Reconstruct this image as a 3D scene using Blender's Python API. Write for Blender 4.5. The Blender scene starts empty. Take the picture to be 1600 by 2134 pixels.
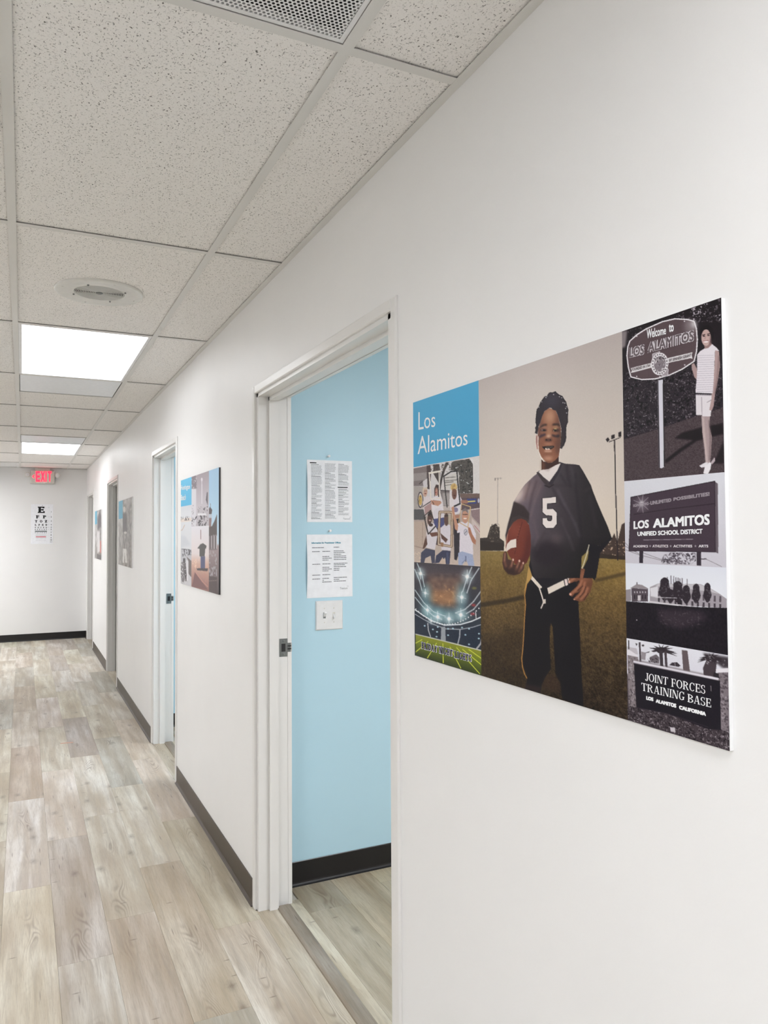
import bpy, math, random
import numpy as np
from mathutils import Matrix, Vector

random.seed(4)
scene = bpy.context.scene
col = scene.collection
PI = math.pi

# ---------------------------------------------------------------- camera, world, exposure
FPX, YAW, PITCH, ROLL = 1578.83, 0.44513, 0.02882, -0.00579      # focal length in pixels of a 1600 px wide frame
CAMZ = 1.4777
_f = Vector((math.sin(YAW)*math.cos(PITCH), math.cos(YAW)*math.cos(PITCH), math.sin(PITCH)))
_r = Vector((math.cos(YAW), -math.sin(YAW), 0)); _u = _r.cross(_f)
RGT = _r*math.cos(ROLL) + _u*math.sin(ROLL); UPV = -_r*math.sin(ROLL) + _u*math.cos(ROLL); FWD = _f
cd = bpy.data.cameras.new('camera'); cam = bpy.data.objects.new('camera', cd); col.objects.link(cam)
cd.sensor_fit = 'HORIZONTAL'; cd.sensor_width = 36; cd.lens = FPX/1600*36; cd.clip_start = 0.02
M3 = Matrix((RGT, UPV, -FWD)).transposed()
cam.matrix_world = Matrix.Translation((0, 0, CAMZ)) @ M3.to_4x4()
scene.camera = cam

world = bpy.data.worlds.new('world'); scene.world = world; world.use_nodes = True
world.node_tree.nodes['Background'].inputs[0].default_value = (1, 1, 1, 1)
world.node_tree.nodes['Background'].inputs[1].default_value = 0.0      # a closed interior: no daylight

LAMP_NEAR, LAMP_MID, LAMP_FAR, LAMP_LEFT0, LAMP_LEFT, LAMP_LEFT2, LAMP_ROOM = 5.0, 1.2, 2.5, 11.6, 10.2, 15.5, 8.6      # radiance of the light panels, set unevenly to balance wall brightness; left ones unseen
vs = scene.view_settings
vs.view_transform = 'Standard'; vs.look = 'None'; vs.gamma = 1; vs.use_curve_mapping = False
vs.exposure = 1.18

# ---------------------------------------------------------------- dimensions (metres)
XW = 0.8427           # corridor face of the right wall
XB = 0.974            # room face of the right wall
H = 2.439             # ceiling
XL = -0.0363          # left tee of the middle tile column
TW = 0.6096; TL = 1.2034; YA = 1.3646
YB = 11.82            # far wall
XLW = -2.60           # left wall of the hall, outside the photograph
Y0 = YA - 4*TL        # wall behind the camera
XT = XLW
XR2 = 3.3             # far side of the rooms

# ---------------------------------------------------------------- helpers
def s2l(c):
    return tuple(((v/255)/12.92 if v/255 <= .04045 else ((v/255+.055)/1.055)**2.4) for v in c)

def new_mat(name):
    m = bpy.data.materials.new(name); m.use_nodes = True
    nt = m.node_tree; b = nt.nodes['Principled BSDF']
    return m, nt, b
def N(nt, t, **kw):
    n = nt.nodes.new(t)
    for k, v in kw.items(): setattr(n, k, v)
    return n
def mathn(nt, op, a, b=None, c=None):
    n = nt.nodes.new('ShaderNodeMath'); n.operation = op
    for i, v in enumerate((a, b, c)):
        if v is None: continue
        if isinstance(v, (int, float)): n.inputs[i].default_value = v
        else: nt.links.new(v, n.inputs[i])
    return n.outputs[0]
def mixc(nt, fac, a, b, mode='MIX'):
    n = nt.nodes.new('ShaderNodeMix'); n.data_type = 'RGBA'; n.blend_type = mode
    for sock, v in ((n.inputs[0], fac), (n.inputs[6], a), (n.inputs[7], b)):
        if isinstance(v, (int, float)): sock.default_value = v
        elif isinstance(v, tuple): sock.default_value = v if len(v) == 4 else (*v, 1)
        else: nt.links.new(v, sock)
    return n.outputs[2]
def ramp(nt, fac, stops):
    n = nt.nodes.new('ShaderNodeValToRGB'); e = n.color_ramp.elements
    while len(e) < len(stops): e.new(0.5)
    for el, (p, c) in zip(e, stops):
        el.position = p; el.color = (c, c, c, 1) if isinstance(c, (int, float)) else (*c, 1)
    nt.links.new(fac, n.inputs[0]); return n.outputs[0]
def mapped(nt, scale, rot=(0, 0, 0), vec=None, loc=(0, 0, 0)):
    mp = nt.nodes.new('ShaderNodeMapping'); mp.inputs['Scale'].default_value = scale
    mp.inputs['Rotation'].default_value = rot; mp.inputs['Location'].default_value = loc
    if vec is None:
        tc = nt.nodes.new('ShaderNodeTexCoord'); vec = tc.outputs['Object']
    nt.links.new(vec, mp.inputs[0]); return mp.outputs[0]
def noise(nt, vec, scale=1, detail=2, rough=.5, dist=0):
    n = nt.nodes.new('ShaderNodeTexNoise'); n.inputs['Scale'].default_value = scale
    n.inputs['Detail'].default_value = detail; n.inputs['Roughness'].default_value = rough
    n.inputs['Distortion'].default_value = dist
    nt.links.new(vec, n.inputs['Vector']); return n.outputs['Fac']
def bump(nt, bsdf, h, strength=.2, dist=.001):
    b = nt.nodes.new('ShaderNodeBump'); b.inputs['Strength'].default_value = strength
    b.inputs['Distance'].default_value = dist
    nt.links.new(h, b.inputs['Height']); nt.links.new(b.outputs[0], bsdf.inputs['Normal'])

def paint_mat(name, c, rough=.45, spec=.4, bumpy=.0, mott=.03, bscale=160):
    m, nt, b = new_mat(name)
    v = mapped(nt, (1, 1, 1))
    n = noise(nt, v, 3.0, 3)
    lo = tuple(x*(1-mott) for x in c); hi = tuple(min(1, x*(1+mott)) for x in c)
    nt.links.new(ramp(nt, n, [(.3, lo), (.7, hi)]), b.inputs['Base Color'])
    b.inputs['Roughness'].default_value = rough; b.inputs['Specular IOR Level'].default_value = spec
    if bumpy:
        bump(nt, b, noise(nt, v, bscale, 2, .55), bumpy, .0012)
    return m
def plain(name, c, rough=.4, metal=0, spec=.5, emit=None, es=0):
    m, nt, b = new_mat(name)
    v = mapped(nt, (1, 1, 1)); n = noise(nt, v, 40, 2)
    nt.links.new(ramp(nt, n, [(.3, tuple(x*.97 for x in c)), (.7, tuple(min(1, x*1.03) for x in c))]), b.inputs['Base Color'])
    b.inputs['Roughness'].default_value = rough; b.inputs['Metallic'].default_value = metal
    b.inputs['Specular IOR Level'].default_value = spec
    if emit:
        b.inputs['Emission Color'].default_value = (*emit, 1); b.inputs['Emission Strength'].default_value = es
    return m

class MB:
    def __init__(s): s.v = []; s.f = []
    def add(s, vs_, fs):
        o = len(s.v); s.v += [tuple(p) for p in vs_]; s.f += [tuple(i+o for i in f) for f in fs]; return s
    def box(s, x0, x1, y0, y1, z0, z1):
        return s.add([(x, y, z) for z in (z0, z1) for y in (y0, y1) for x in (x0, x1)],
                     [(0, 2, 3, 1), (4, 5, 7, 6), (0, 1, 5, 4), (2, 6, 7, 3), (0, 4, 6, 2), (1, 3, 7, 5)])
    def bevbox(s, x0, x1, y0, y1, z0, z1, b, ax):
        """box whose face at the low end of axis ax is chamfered by b"""
        lo = [x0, y0, z0]; hi = [x1, y1, z1]; o = [i for i in range(3) if i != ax]
        def ring(t, ins):
            r = []
            for p, q in ((0, 0), (1, 0), (1, 1), (0, 1)):
                c = [0, 0, 0]; c[ax] = t
                c[o[0]] = (hi[o[0]]-ins) if p else (lo[o[0]]+ins)
                c[o[1]] = (hi[o[1]]-ins) if q else (lo[o[1]]+ins)
                r.append(tuple(c))
            return r
        vv = ring(hi[ax], 0) + ring(lo[ax]+b, 0) + ring(lo[ax], b)
        ff = [(0, 1, 2, 3), (8, 9, 10, 11)]
        for k in (0, 4):
            for i in range(4):
                j = (i+1) % 4; ff.append((k+i, k+j, k+4+j, k+4+i))
        return s.add(vv, ff)
    def prism(s, prof, a, b, axis):
        """extrude 2D profile (list of pairs) along axis from a to b; axis 'y': pairs are (x,z); 'x': (y,z); 'z': (x,y)"""
        def P(p, t): return {'y': (p[0], t, p[1]), 'x': (t, p[0], p[1]), 'z': (p[0], p[1], t)}[axis]
        n = len(prof)
        return s.add([P(p, a) for p in prof] + [P(p, b) for p in prof],
                     [tuple(range(n)), tuple(range(2*n-1, n-1, -1))] + [(i, (i+1) % n, n+(i+1) % n, n+i) for i in range(n)])
    def lathe(s, prof, c, axis='z', n=32, cap=True):
        """prof: (radius, offset along axis)"""
        vv = []
        for r, h in prof:
            for k in range(n):
                a = 2*PI*k/n; p = (r*math.cos(a), r*math.sin(a))
                if axis == 'z': q = (c[0]+p[0], c[1]+p[1], c[2]+h)
                elif axis == 'y': q = (c[0]+p[0], c[1]+h, c[2]+p[1])
                else: q = (c[0]+h, c[1]+p[0], c[2]+p[1])
                vv.append(q)
        m = len(prof); ff = [(i*n+k, i*n+(k+1) % n, (i+1)*n+(k+1) % n, (i+1)*n+k) for i in range(m-1) for k in range(n)]
        if cap: ff += [tuple(range(n)), tuple(range((m-1)*n, m*n))]
        return s.add(vv, ff)
    def build(s, name, mat, parent=None, smooth=False):
        me = bpy.data.meshes.new(name)
        o = bpy.data.objects.new(name, me); col.objects.link(o)
        off = Vector((0, 0, 0))
        if parent is not None:
            o.parent = parent; p = parent
            while p is not None: off = off + p.location; p = p.parent
        me.from_pydata([(a-off.x, b-off.y, c-off.z) for a, b, c in s.v], [], s.f)
        me.materials.append(mat)
        import bmesh
        bm = bmesh.new(); bm.from_mesh(me); bmesh.ops.recalc_face_normals(bm, faces=bm.faces); bm.to_mesh(me); bm.free()
        if smooth:
            for p in me.polygons: p.use_smooth = True
            try: me.set_sharp_from_angle(angle=math.radians(35))
            except Exception: pass
        me.update(); return o
def tag(o, label=None, cat=None, group=None, kind=None):
    if label: o['label'] = label
    if cat: o['category'] = cat
    if group: o['group'] = group
    if kind: o['kind'] = kind
    return o
def thing(name, loc, label, cat, group=None, kind=None):
    o = bpy.data.objects.new(name, None); col.objects.link(o); o.location = loc
    o.empty_display_size = .05
    return tag(o, label, cat, group, kind)
def struct(o, label=None, cat=None): return tag(o, label, cat, kind='structure')

# ---------------------------------------------------------------- materials
MAT = {}
MAT['wall'] = paint_mat('wall_paint', (.86, .855, .845), .42, .45, .10, .012, 140)
MAT['blue'] = paint_mat('blue_wall_paint', (.50, .73, .84), .45, .4, .08, .012)
MAT['frame'] = paint_mat('frame_enamel', (.80, .79, .77), .28, .5, 0, .01)
MAT['base'] = paint_mat('dark_rubber_base', s2l((66, 55, 44)), .38, .5, 0, .05)  # black rubber with the reflected floor's brown put into its colour
MAT['base_black'] = paint_mat('black_rubber_base', (.008, .007, .008), .3, .5, 0, .05)
MAT['tee'] = paint_mat('tee_white_steel', (.72, .71, .68), .4, .4, 0, .02)
MAT['void'] = plain('plenum_dark', (.025, .025, .025), .9)
MAT['white_plastic'] = plain('white_plastic', (.82, .82, .82), .3)
MAT['ivory_plastic'] = plain('ivory_plastic', (.70, .68, .62), .35)
MAT['paper'] = plain('white_paper', (.90, .91, .94), .6, spec=.2)
MAT['board'] = plain('foam_board_white', (.88, .88, .88), .5)
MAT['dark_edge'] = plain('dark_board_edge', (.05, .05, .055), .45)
MAT['steel'] = plain('brushed_steel', (.22, .23, .23), .35, .9)
MAT['dark_steel'] = plain('dark_hole', (.01, .01, .012), .5)
MAT['ink'] = plain('black_ink', (.012, .012, .014), .6, spec=.2)
MAT['white_ink'] = plain('white_ink', (.85, .85, .85), .4, spec=.3)
MAT['subfloor'] = plain('floor_base', (.52, .48, .42), .9)
MAT['panel_metal'] = plain('smooth_grey_panel', (.82, .85, .89), .3, 0, .5)
for _k, _s in (('near', LAMP_NEAR), ('mid', LAMP_MID), ('far', LAMP_FAR), ('left0', LAMP_LEFT0), ('left', LAMP_LEFT), ('left2', LAMP_LEFT2), ('room', LAMP_ROOM)):
    MAT['lamp_'+_k] = plain('light_diffuser_'+_k, (.9, .9, .9), .5, emit=(.965, .985, 1.03), es=_s)
MAT['red_led'] = plain('red_sign_letters', (.5, .01, .02), .4, emit=(1.0, .015, .04), es=1.6)

def ceiling_tile_mat():
    m, nt, b = new_mat('fissured_ceiling_tile')
    tc = N(nt, 'ShaderNodeTexCoord'); oi = N(nt, 'ShaderNodeObjectInfo')
    add = N(nt, 'ShaderNodeVectorMath'); nt.links.new(tc.outputs['Object'], add.inputs[0])
    cx = N(nt, 'ShaderNodeCombineXYZ'); nt.links.new(mathn(nt, 'MULTIPLY', oi.outputs['Random'], 31.7), cx.inputs[0])
    nt.links.new(mathn(nt, 'MULTIPLY', oi.outputs['Random'], 17.3), cx.inputs[1]); nt.links.new(cx.outputs[0], add.inputs[1])
    P = add.outputs[0]
    wob = N(nt, 'ShaderNodeTexNoise'); wob.inputs['Scale'].default_value = 90; nt.links.new(P, wob.inputs['Vector'])
    wv = N(nt, 'ShaderNodeVectorMath', operation='MULTIPLY_ADD'); nt.links.new(wob.outputs['Color'], wv.inputs[0])
    wv.inputs[1].default_value = (.012, .012, 0); nt.links.new(P, wv.inputs[2])
    tot = None
    for (sx, sy, rz, thr, keep) in ((170, 62, .35, .20, .62), (62, 170, .8, .20, .62), (150, 66, 1.3, .19, .64), (95, 95, .2, .11, .55), (260, 200, .6, .17, .62)):
        vv = mapped(nt, (sx, sy, 0.0001), (0, 0, rz), wv.outputs[0])
        vo = N(nt, 'ShaderNodeTexVoronoi'); vo.voronoi_dimensions = '2D'; vo.inputs['Scale'].default_value = 1
        nt.links.new(vv, vo.inputs['Vector'])
        near = mathn(nt, 'SUBTRACT', 1, ramp(nt, vo.outputs['Distance'], [(thr*.55, 0.0), (thr, 1.0)]))
        sep = N(nt, 'ShaderNodeSeparateColor'); nt.links.new(vo.outputs['Color'], sep.inputs[0])
        sel = mathn(nt, 'GREATER_THAN', sep.outputs[0], keep)
        amt = mathn(nt, 'MULTIPLY', mathn(nt, 'MULTIPLY', near, sel), mathn(nt, 'MULTIPLY_ADD', mathn(nt, 'POWER', sep.outputs[1], 2.2), .88, .2))
        tot = amt if tot is None else mathn(nt, 'MAXIMUM', tot, amt)
    base = ramp(nt, noise(nt, P, 260, 2), [(.3, (.87, .85, .82)), (.7, (.93, .91, .885))])
    c = mixc(nt, tot, base, (.14, .13, .12))
    nt.links.new(c, b.inputs['Base Color']); b.inputs['Roughness'].default_value = .9; b.inputs['Specular IOR Level'].default_value = .15
    bump(nt, b, mathn(nt, 'SUBTRACT', 1, tot), .35, .001)
    return m
MAT['tile'] = ceiling_tile_mat()

def plank_mat():
    m, nt, b = new_mat('vinyl_oak_plank')
    tc = N(nt, 'ShaderNodeTexCoord'); oi = N(nt, 'ShaderNodeObjectInfo')
    add = N(nt, 'ShaderNodeVectorMath'); nt.links.new(tc.outputs['Object'], add.inputs[0])
    cx = N(nt, 'ShaderNodeCombineXYZ')
    nt.links.new(mathn(nt, 'MULTIPLY', oi.outputs['Random'], 23.1), cx.inputs[0])
    nt.links.new(mathn(nt, 'MULTIPLY', oi.outputs['Random'], 41.7), cx.inputs[1]); nt.links.new(cx.outputs[0], add.inputs[1])
    P = add.outputs[0]
    fine = noise(nt, mapped(nt, (420, 16, 1), vec=P), 1, 4, .62)
    mid = noise(nt, mapped(nt, (48, 2.6, 1), vec=P), 1, 5, .68, .6)
    streak = noise(nt, mapped(nt, (15, .95, 1), vec=P, loc=(2, 9, 0)), 1, 3, .55, .3)
    broad = noise(nt, mapped(nt, (6, 1.7, 1), vec=P), 1, 3, .5)
    sep = N(nt, 'ShaderNodeSeparateXYZ'); nt.links.new(tc.outputs['Object'], sep.inputs[0])
    # cathedral figure: nested contour lines running down the middle of some planks
    wob = noise(nt, mapped(nt, (2, 2.4, 1), vec=P, loc=(1, 4, 0)), 1, 2, .5)
    xc = mathn(nt, 'ADD', sep.outputs[0], mathn(nt, 'MULTIPLY_ADD', wob, .16, -.08))
    fld = mathn(nt, 'ADD', mathn(nt, 'MULTIPLY', mathn(nt, 'POWER', mathn(nt, 'ABSOLUTE', xc), 1.5), 9.0), noise(nt, mapped(nt, (4, 1.1, 1), vec=P), 1, 2.5, .5, .2))
    rings = mathn(nt, 'POWER', mathn(nt, 'MULTIPLY_ADD', mathn(nt, 'SINE', mathn(nt, 'MULTIPLY', fld, 230.0)), .5, .5), 1.6)
    centre = mathn(nt, 'SUBTRACT', 1, ramp(nt, mathn(nt, 'ABSOLUTE', xc), [(.006, 0.0), (.036, 1.0)]))
    figmask = ramp(nt, noise(nt, mapped(nt, (1.5, 2.1, 1), vec=P, loc=(7, 3, 0)), 1, 1), [(.53, 0.0), (.66, 1.0)])
    fig = mathn(nt, 'MULTIPLY', mathn(nt, 'MULTIPLY', rings, figmask), centre)
    # knots and checks, mostly along the heart of the plank
    wn = N(nt, 'ShaderNodeTexNoise'); wn.inputs['Scale'].default_value = 60; wn.inputs['Detail'].default_value = 3; nt.links.new(P, wn.inputs['Vector'])
    wv = N(nt, 'ShaderNodeVectorMath', operation='MULTIPLY_ADD'); nt.links.new(wn.outputs['Color'], wv.inputs[0])
    wv.inputs[1].default_value = (.022, .016, 0); nt.links.new(P, wv.inputs[2])
    def spots(scale, loc, stops, keep, vec):
        vo = N(nt, 'ShaderNodeTexVoronoi'); vo.voronoi_dimensions = '2D'; vo.inputs['Scale'].default_value = 1
        nt.links.new(mapped(nt, scale, vec=vec, loc=loc), vo.inputs['Vector'])
        k_ = mathn(nt, 'SUBTRACT', 1, ramp(nt, vo.outputs['Distance'], stops))
        sk = N(nt, 'ShaderNodeSeparateColor'); nt.links.new(vo.outputs['Color'], sk.inputs[0])
        return mathn(nt, 'MULTIPLY', k_, mathn(nt, 'GREATER_THAN', sk.outputs[0], keep))
    kn = spots((7.0, 3.4, .0001), (0, 0, 0), [(.0, 0.0), (.06, .5), (.15, 1.0)], .72, wv.outputs[0])
    halo = spots((7.0, 2.0, .0001), (0, 0, 0), [(.0, 0.0), (.42, 1.0)], .55, wv.outputs[0])
    ck = spots((60, 4.2, .0001), (3, 5, 0), [(.05, 0.0), (.16, 1.0)], .965, P)
    cross = spots((9, 34, .0001), (8, 2, 0), [(.04, 0.0), (.15, 1.0)], .975, P)
    light = s2l((222, 219, 211)); lowc = s2l((193, 184, 168)); grey = s2l((162, 155, 144))
    c = mixc(nt, ramp(nt, broad, [(.36, 0.0), (.66, 1.0)]), light, lowc)
    c = mixc(nt, mathn(nt, 'MULTIPLY', ramp(nt, streak, [(.42, 0.0), (.62, 1.0)]), .75), c, s2l((174, 161, 142)))
    c = mixc(nt, mathn(nt, 'MULTIPLY', ramp(nt, mid, [(.46, 0.0), (.70, 1.0)]), .60), c, grey)
    c = mixc(nt, mathn(nt, 'MULTIPLY', ramp(nt, fine, [(.48, 0.0), (.74, 1.0)]), .50), c, s2l((156, 140, 121)))
    c = mixc(nt, mathn(nt, 'MULTIPLY', fig, .62), c, s2l((132, 117, 104)))
    c = mixc(nt, mathn(nt, 'MULTIPLY', halo, .40), c, s2l((150, 132, 116)))
    c = mixc(nt, mathn(nt, 'MULTIPLY', kn, .58), c, s2l((96, 82, 72)))
    c = mixc(nt, mathn(nt, 'MULTIPLY', mathn(nt, 'MAXIMUM', ck, cross), .62), c, s2l((104, 90, 80)))
    c = mixc(nt, 1.0, c, oi.outputs['Color'], 'MULTIPLY')
    nt.links.new(c, b.inputs['Base Color'])
    b.inputs['Roughness'].default_value = .42; b.inputs['Specular IOR Level'].default_value = .45
    bump(nt, b, fine, .12, .0006)
    return m
MAT['plank'] = plank_mat()

# ---------------------------------------------------------------- doors: outer frame limits along the wall
DOORS = [(1.678, 2.986), (4.657, 5.634), (7.805, 8.830), (10.600, 11.655)]
ZT = 2.074            # top of the door casings
ROOMS = [(-0.35, 3.080), (3.20, 6.030), (6.15, 9.05), (9.17, YB)]

# ---------------------------------------------------------------- floor
fl = MB().box(XT, XR2, Y0-.1, YB+.1, -.05, -.006).build('floor', MAT['subfloor'])
struct(fl)
PW, PL = .18, 1.185
_pm = {}
def plank_mesh(w, l):
    k = (round(w, 4), round(l, 4))
    if k not in _pm:
        mb = MB().bevbox(-w/2, w/2, -l/2, l/2, -.0, .006, .0006, 2)
        mb.v = [(x, y, -z) for x, y, z in mb.v]                       # chamfered side up
        o = mb.build('plank', MAT['plank']); _pm[k] = o.data; bpy.data.objects.remove(o)
    return _pm[k]
def plank(x0, x1, y0, y1, tone):
    g = .0004
    o = bpy.data.objects.new('plank', plank_mesh(x1-x0-g, y1-y0-g)); col.objects.link(o)
    o.location = ((x0+x1)/2, (y0+y1)/2, 0); o.parent = fl
    o.color = (*tone, 1); return o
TONES = {'pale': (1.10, 1.11, 1.13), 'cream': (1.06, 1.05, .99), 'mid': (.97, .96, .93), 'tan': (.86, .82, .76),
         'grey': (.83, .835, .83), 'dgrey': (.76, .765, .765)}
FIXED = {}            # (column, joint y) -> tone seen in the photograph
for c_, y_, t_ in ((0, 4.735, 'grey'), (0, 3.55, 'pale'), (0, 2.365, 'tan'), (1, 2.87, 'grey'), (1, 4.055, 'pale'), (1, 1.685, 'mid'),
                   (2, 3.12, 'cream'), (2, 1.935, 'tan'), (2, 4.305, 'pale'), (3, 3.549, 'pale'), (3, 2.364, 'tan'), (3, 4.734, 'grey'),
                   (4, 2.876, 'tan'), (4, 4.061, 'cream'), (4, 1.691, 'mid'), (2, 5.49, 'dgrey'), (1, 5.24, 'mid'), (3, 5.919, 'mid'), (4, 5.246, 'mid')):
    FIXED[(c_, round(y_, 2))] = t_
JOINT = {0: 3.55, 1: 2.87, 2: 3.12, 3: 3.549, 4: 2.876}
rnd = random.Random(11)
ymin_c = .9
for c_ in range(-15, 5):
    x0 = -.06 + PW*c_; x1 = x0 + PW
    if x1 <= XT: continue
    j = JOINT.get(c_, 3.0 + rnd.random()*PL)
    y = j - PL*math.ceil((j-ymin_c)/PL)
    while y < YB:
        a, b_ = max(y, ymin_c), min(y+PL, YB)
        if b_-a > .02:
            t = FIXED.get((c_, round(y, 2)))
            if t is None: t = rnd.choice(['pale', 'cream', 'mid', 'mid', 'tan', 'grey'])
            plank(max(x0, XT), x1, a, b_, tuple(v*(1+rnd.uniform(-.03, .03)) for v in TONES[t]))
        y += PL
# narrow pieces in the doorways, then the planks inside the two open rooms
for i, (d0, d1) in enumerate(DOORS):
    plank(.84, .921, d0+.04, d1-.04, (.93, .90, .83))
    o = plank(.975, 1.02, d0+.02, d1-.02, (1.02, 1.0, .90))
    o = MB().prism([(.919, -.001), (.977, -.001), (.975, .0045), (.965, .0075), (.931, .0075), (.921, .0045)], d0+.055, d1-.055, 'y').build('threshold', MAT['plank'], fl)
    o.color = (.52, .48, .44, 1)
for ri in (0, 1):
    r0, r1 = ROOMS[ri]
    for c_ in range(0, 12):
        x0 = 1.02 + PW*c_; x1 = min(x0+PW, XR2)
        off = [2.836, 2.3, 2.95, 2.05, 2.6][c_ % 5] + (r1-3.08)
        y = off - 3*PL
        while y < r1:
            a, b_ = max(y, r0), min(y+PL, r1)
            if b_-a > .02:
                t = 'dgrey' if (c_ == 0 and y > off-.1) else rnd.choice(['mid', 'tan', 'grey', 'cream'])
                plank(x0, x1, a, b_, tuple(v*k_ for v, k_ in zip(TONES[t], (.98, .93, .82))))
            y += PL

# ---------------------------------------------------------------- walls
ww = MB(); ys = [Y0-.1]
for d0, d1 in DOORS: ys += [d0+.02, d1-.02]
ys.append(YB)
for i in range(0, len(ys), 2): ww.box(XW, XB, ys[i], ys[i+1], 0, H+.08)
for d0, d1 in DOORS: ww.box(XW, XB, d0+.02, d1-.02, ZT-.02, H+.08)
struct(ww.build('wall_right', MAT['wall']), 'white painted corridor wall with the doorways and photo boards', 'wall')
struct(MB().box(XT, XR2, YB, YB+.12, 0, H+.08).build('wall_far', MAT['wall']), 'white end wall carrying the exit sign and eye chart', 'wall')
struct(MB().box(XLW-.12, XLW, Y0-.1, YB+.1, 0, H+.08).build('wall_left', MAT['wall']), 'white corridor wall on the left, outside the photograph', 'wall')
struct(MB().box(XLW-.12, XB, Y0-.22, Y0-.1, 0, H+.08).build('wall_near', MAT['wall']), 'white wall behind the viewpoint', 'wall')
struct(MB().box(XR2, XR2+.12, ROOMS[0][0]-.2, YB+.1, 0, H+.08).build('wall_rooms', MAT['wall']), 'white outer wall of the side rooms', 'wall')
struct(MB().box(XB, XR2, ROOMS[0][0]-.12, ROOMS[0][0], 0, H+.08).build('wall_partition', MAT['wall']), 'white partition of the first room', 'wall')
for i in range(3):
    o = MB().box(XB, XR2, ROOMS[i][1], ROOMS[i+1][0], 0, H+.08).build('wall_partition', MAT['blue'] if i < 2 else MAT['wall'])
    struct(o, ('light blue partition wall with pinned papers inside the first room', 'light blue partition wall inside the second room', 'white partition wall between the far rooms')[i], 'wall')

def cove(name, a, b, axis, at, sgn, mat, label=None):
    """rubber cove base: 100 mm high with a rounded toe"""
    prof = [(0, 0), (.014, 0), (.0135, .0015), (.008, .004), (.0045, .010), (.0035, .016), (.0035, .098), (.002, .1), (0, .1)]
    pr = [(at+sgn*p, q) for p, q in prof]
    return struct(MB().prism(pr, a, b, axis).build(name, mat), label, 'baseboard')
ye = [Y0-.1] + [v for d in DOORS for v in d] + [YB]
for i, lb in zip(range(0, 10, 2), ('nearest run of dark rubber base under the big photo board', 'run of dark rubber base between the first two doorways',
             'run of dark rubber base between second and third doorways', 'short dark rubber base between the two farthest doorways', 'sliver of dark rubber base in the far corner')):
    if ye[i+1]-ye[i] > .02: cove('baseboard_right', ye[i], ye[i+1], 'y', XW, -1, MAT['base'], lb)
cove('baseboard_far', XT, XW, 'x', YB, -1, MAT['base_black'], 'black rubber base along the white end wall')
cove('baseboard_left', Y0-.1, YB, 'y', XLW, 1, MAT['base'], 'dark rubber base along the left wall')
cove('baseboard_room', XB, XR2, 'x', ROOMS[0][1], -1, MAT['base_black'], 'black rubber base under the first blue wall')
cove('baseboard_room', XB, XR2, 'x', ROOMS[1][1], -1, MAT['base_black'], 'black rubber base under the second blue wall')

# ---------------------------------------------------------------- ceiling grid
ce = MB().box(XT, XR2, Y0-.1, YB+.1, H+.06, H+.12).build('ceiling', MAT['void']); struct(ce)
COLS = [XLW] + [XL+k*TW for k in range(-4, 2)] + [XW]
MID = COLS.index(XL); LEFT = MID-3
def tile_mesh(w, l):
    k = ('t', round(w, 4), round(l, 4))
    if k not in _pm:
        o = MB().box(-w/2, w/2, -l/2, l/2, 0, .016).build('ceiling_tile', MAT['tile']); _pm[k] = o.data; bpy.data.objects.remove(o)
    return _pm[k]
def tile(x0, x1, y0, y1):
    g = .012
    o = bpy.data.objects.new('ceiling_tile', tile_mesh(x1-x0-g, y1-y0-g)); col.objects.link(o)
    o.location = ((x0+x1)/2, (y0+y1)/2, H+.0045); o.parent = ce; return o
def tee(name, x0, x1, y0, y1): # flange with a web behind it
    mb = MB().box(x0, x1, y0, y1, H-.0005, H+.001)
    if x1-x0 < y1-y0: mb.box((x0+x1)/2-.0015, (x0+x1)/2+.0015, y0, y1, H+.001, H+.038)
    else: mb.box(x0, x1, (y0+y1)/2-.0015, (y0+y1)/2+.0015, H+.001, H+.038)
    return mb.build(name, MAT['tee'], ce)
FW = .012
rows = [(YA+k*TL, YA+(k+1)*TL if k < 8 else YB) for k in range(-4, 9)]
LIGHT_ROWS = (-2, 2, 6); LEFT_ROWS = (-2, 2, 7)
lights = []; half = []
for k, (a, b_) in zip(range(-4, 9), rows):
    for ci in range(len(COLS)-1):
        x0, x1 = COLS[ci], COLS[ci+1]
        if k > -4: tee('cross_tee', x0+(FW if ci else 0), x1-(FW if x1 < XW else 0), a-FW, a+FW)
        if (ci == MID and k in LIGHT_ROWS) or (ci == LEFT and k in LEFT_ROWS): lights.append((ci, k, x0, x1, a, b_)); continue
        if ci == MID and k in (3, 5):
            m_ = (a+b_)/2
            if k == 3: half.append((x0, x1, a, m_)); tile(x0, x1, m_, b_)
            else: half.append((x0, x1, m_, b_)); tile(x0, x1, a, m_)
            tee('cross_tee', x0+FW, x1-FW, m_-FW, m_+FW); continue
        if ci == MID and k == -1:
            m_ = b_-TW; grille_slot = (x0, x1, m_, b_); tile(x0, x1, a, m_)
            tee('cross_tee', x0+FW, x1-FW, m_-FW, m_+FW); continue
        if ci == MID-1 and k == 8: vent_slot = (x0, x1, a, b_); continue
        tile(x0, x1, a, b_)
for x in COLS[1:-1]: tee('main_tee', x-FW, x+FW, Y0-.1, YB)
MB().prism([(XW, H-.001), (XW-.021, H-.001), (XW-.021, H+.0005), (XW-.0015, H+.0005), (XW-.0015, H+.022), (XW, H+.022)], Y0-.1, YB, 'y').build('wall_angle', MAT['tee'], ce)
MB().box(XLW, XLW+.021, Y0-.1, YB, H-.001, H+.0005).build('wall_angle', MAT['tee'], ce)
MB().box(XT, XW, YB-.021, YB, H-.001, H+.0005).build('wall_angle', MAT['tee'], ce)
# plain board ceilings in the side rooms
for r0, r1 in ROOMS:
    MB().box(XB, XR2, r0, r1, H, H+.05).build('room_ceiling', MAT['wall'], ce)

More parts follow.
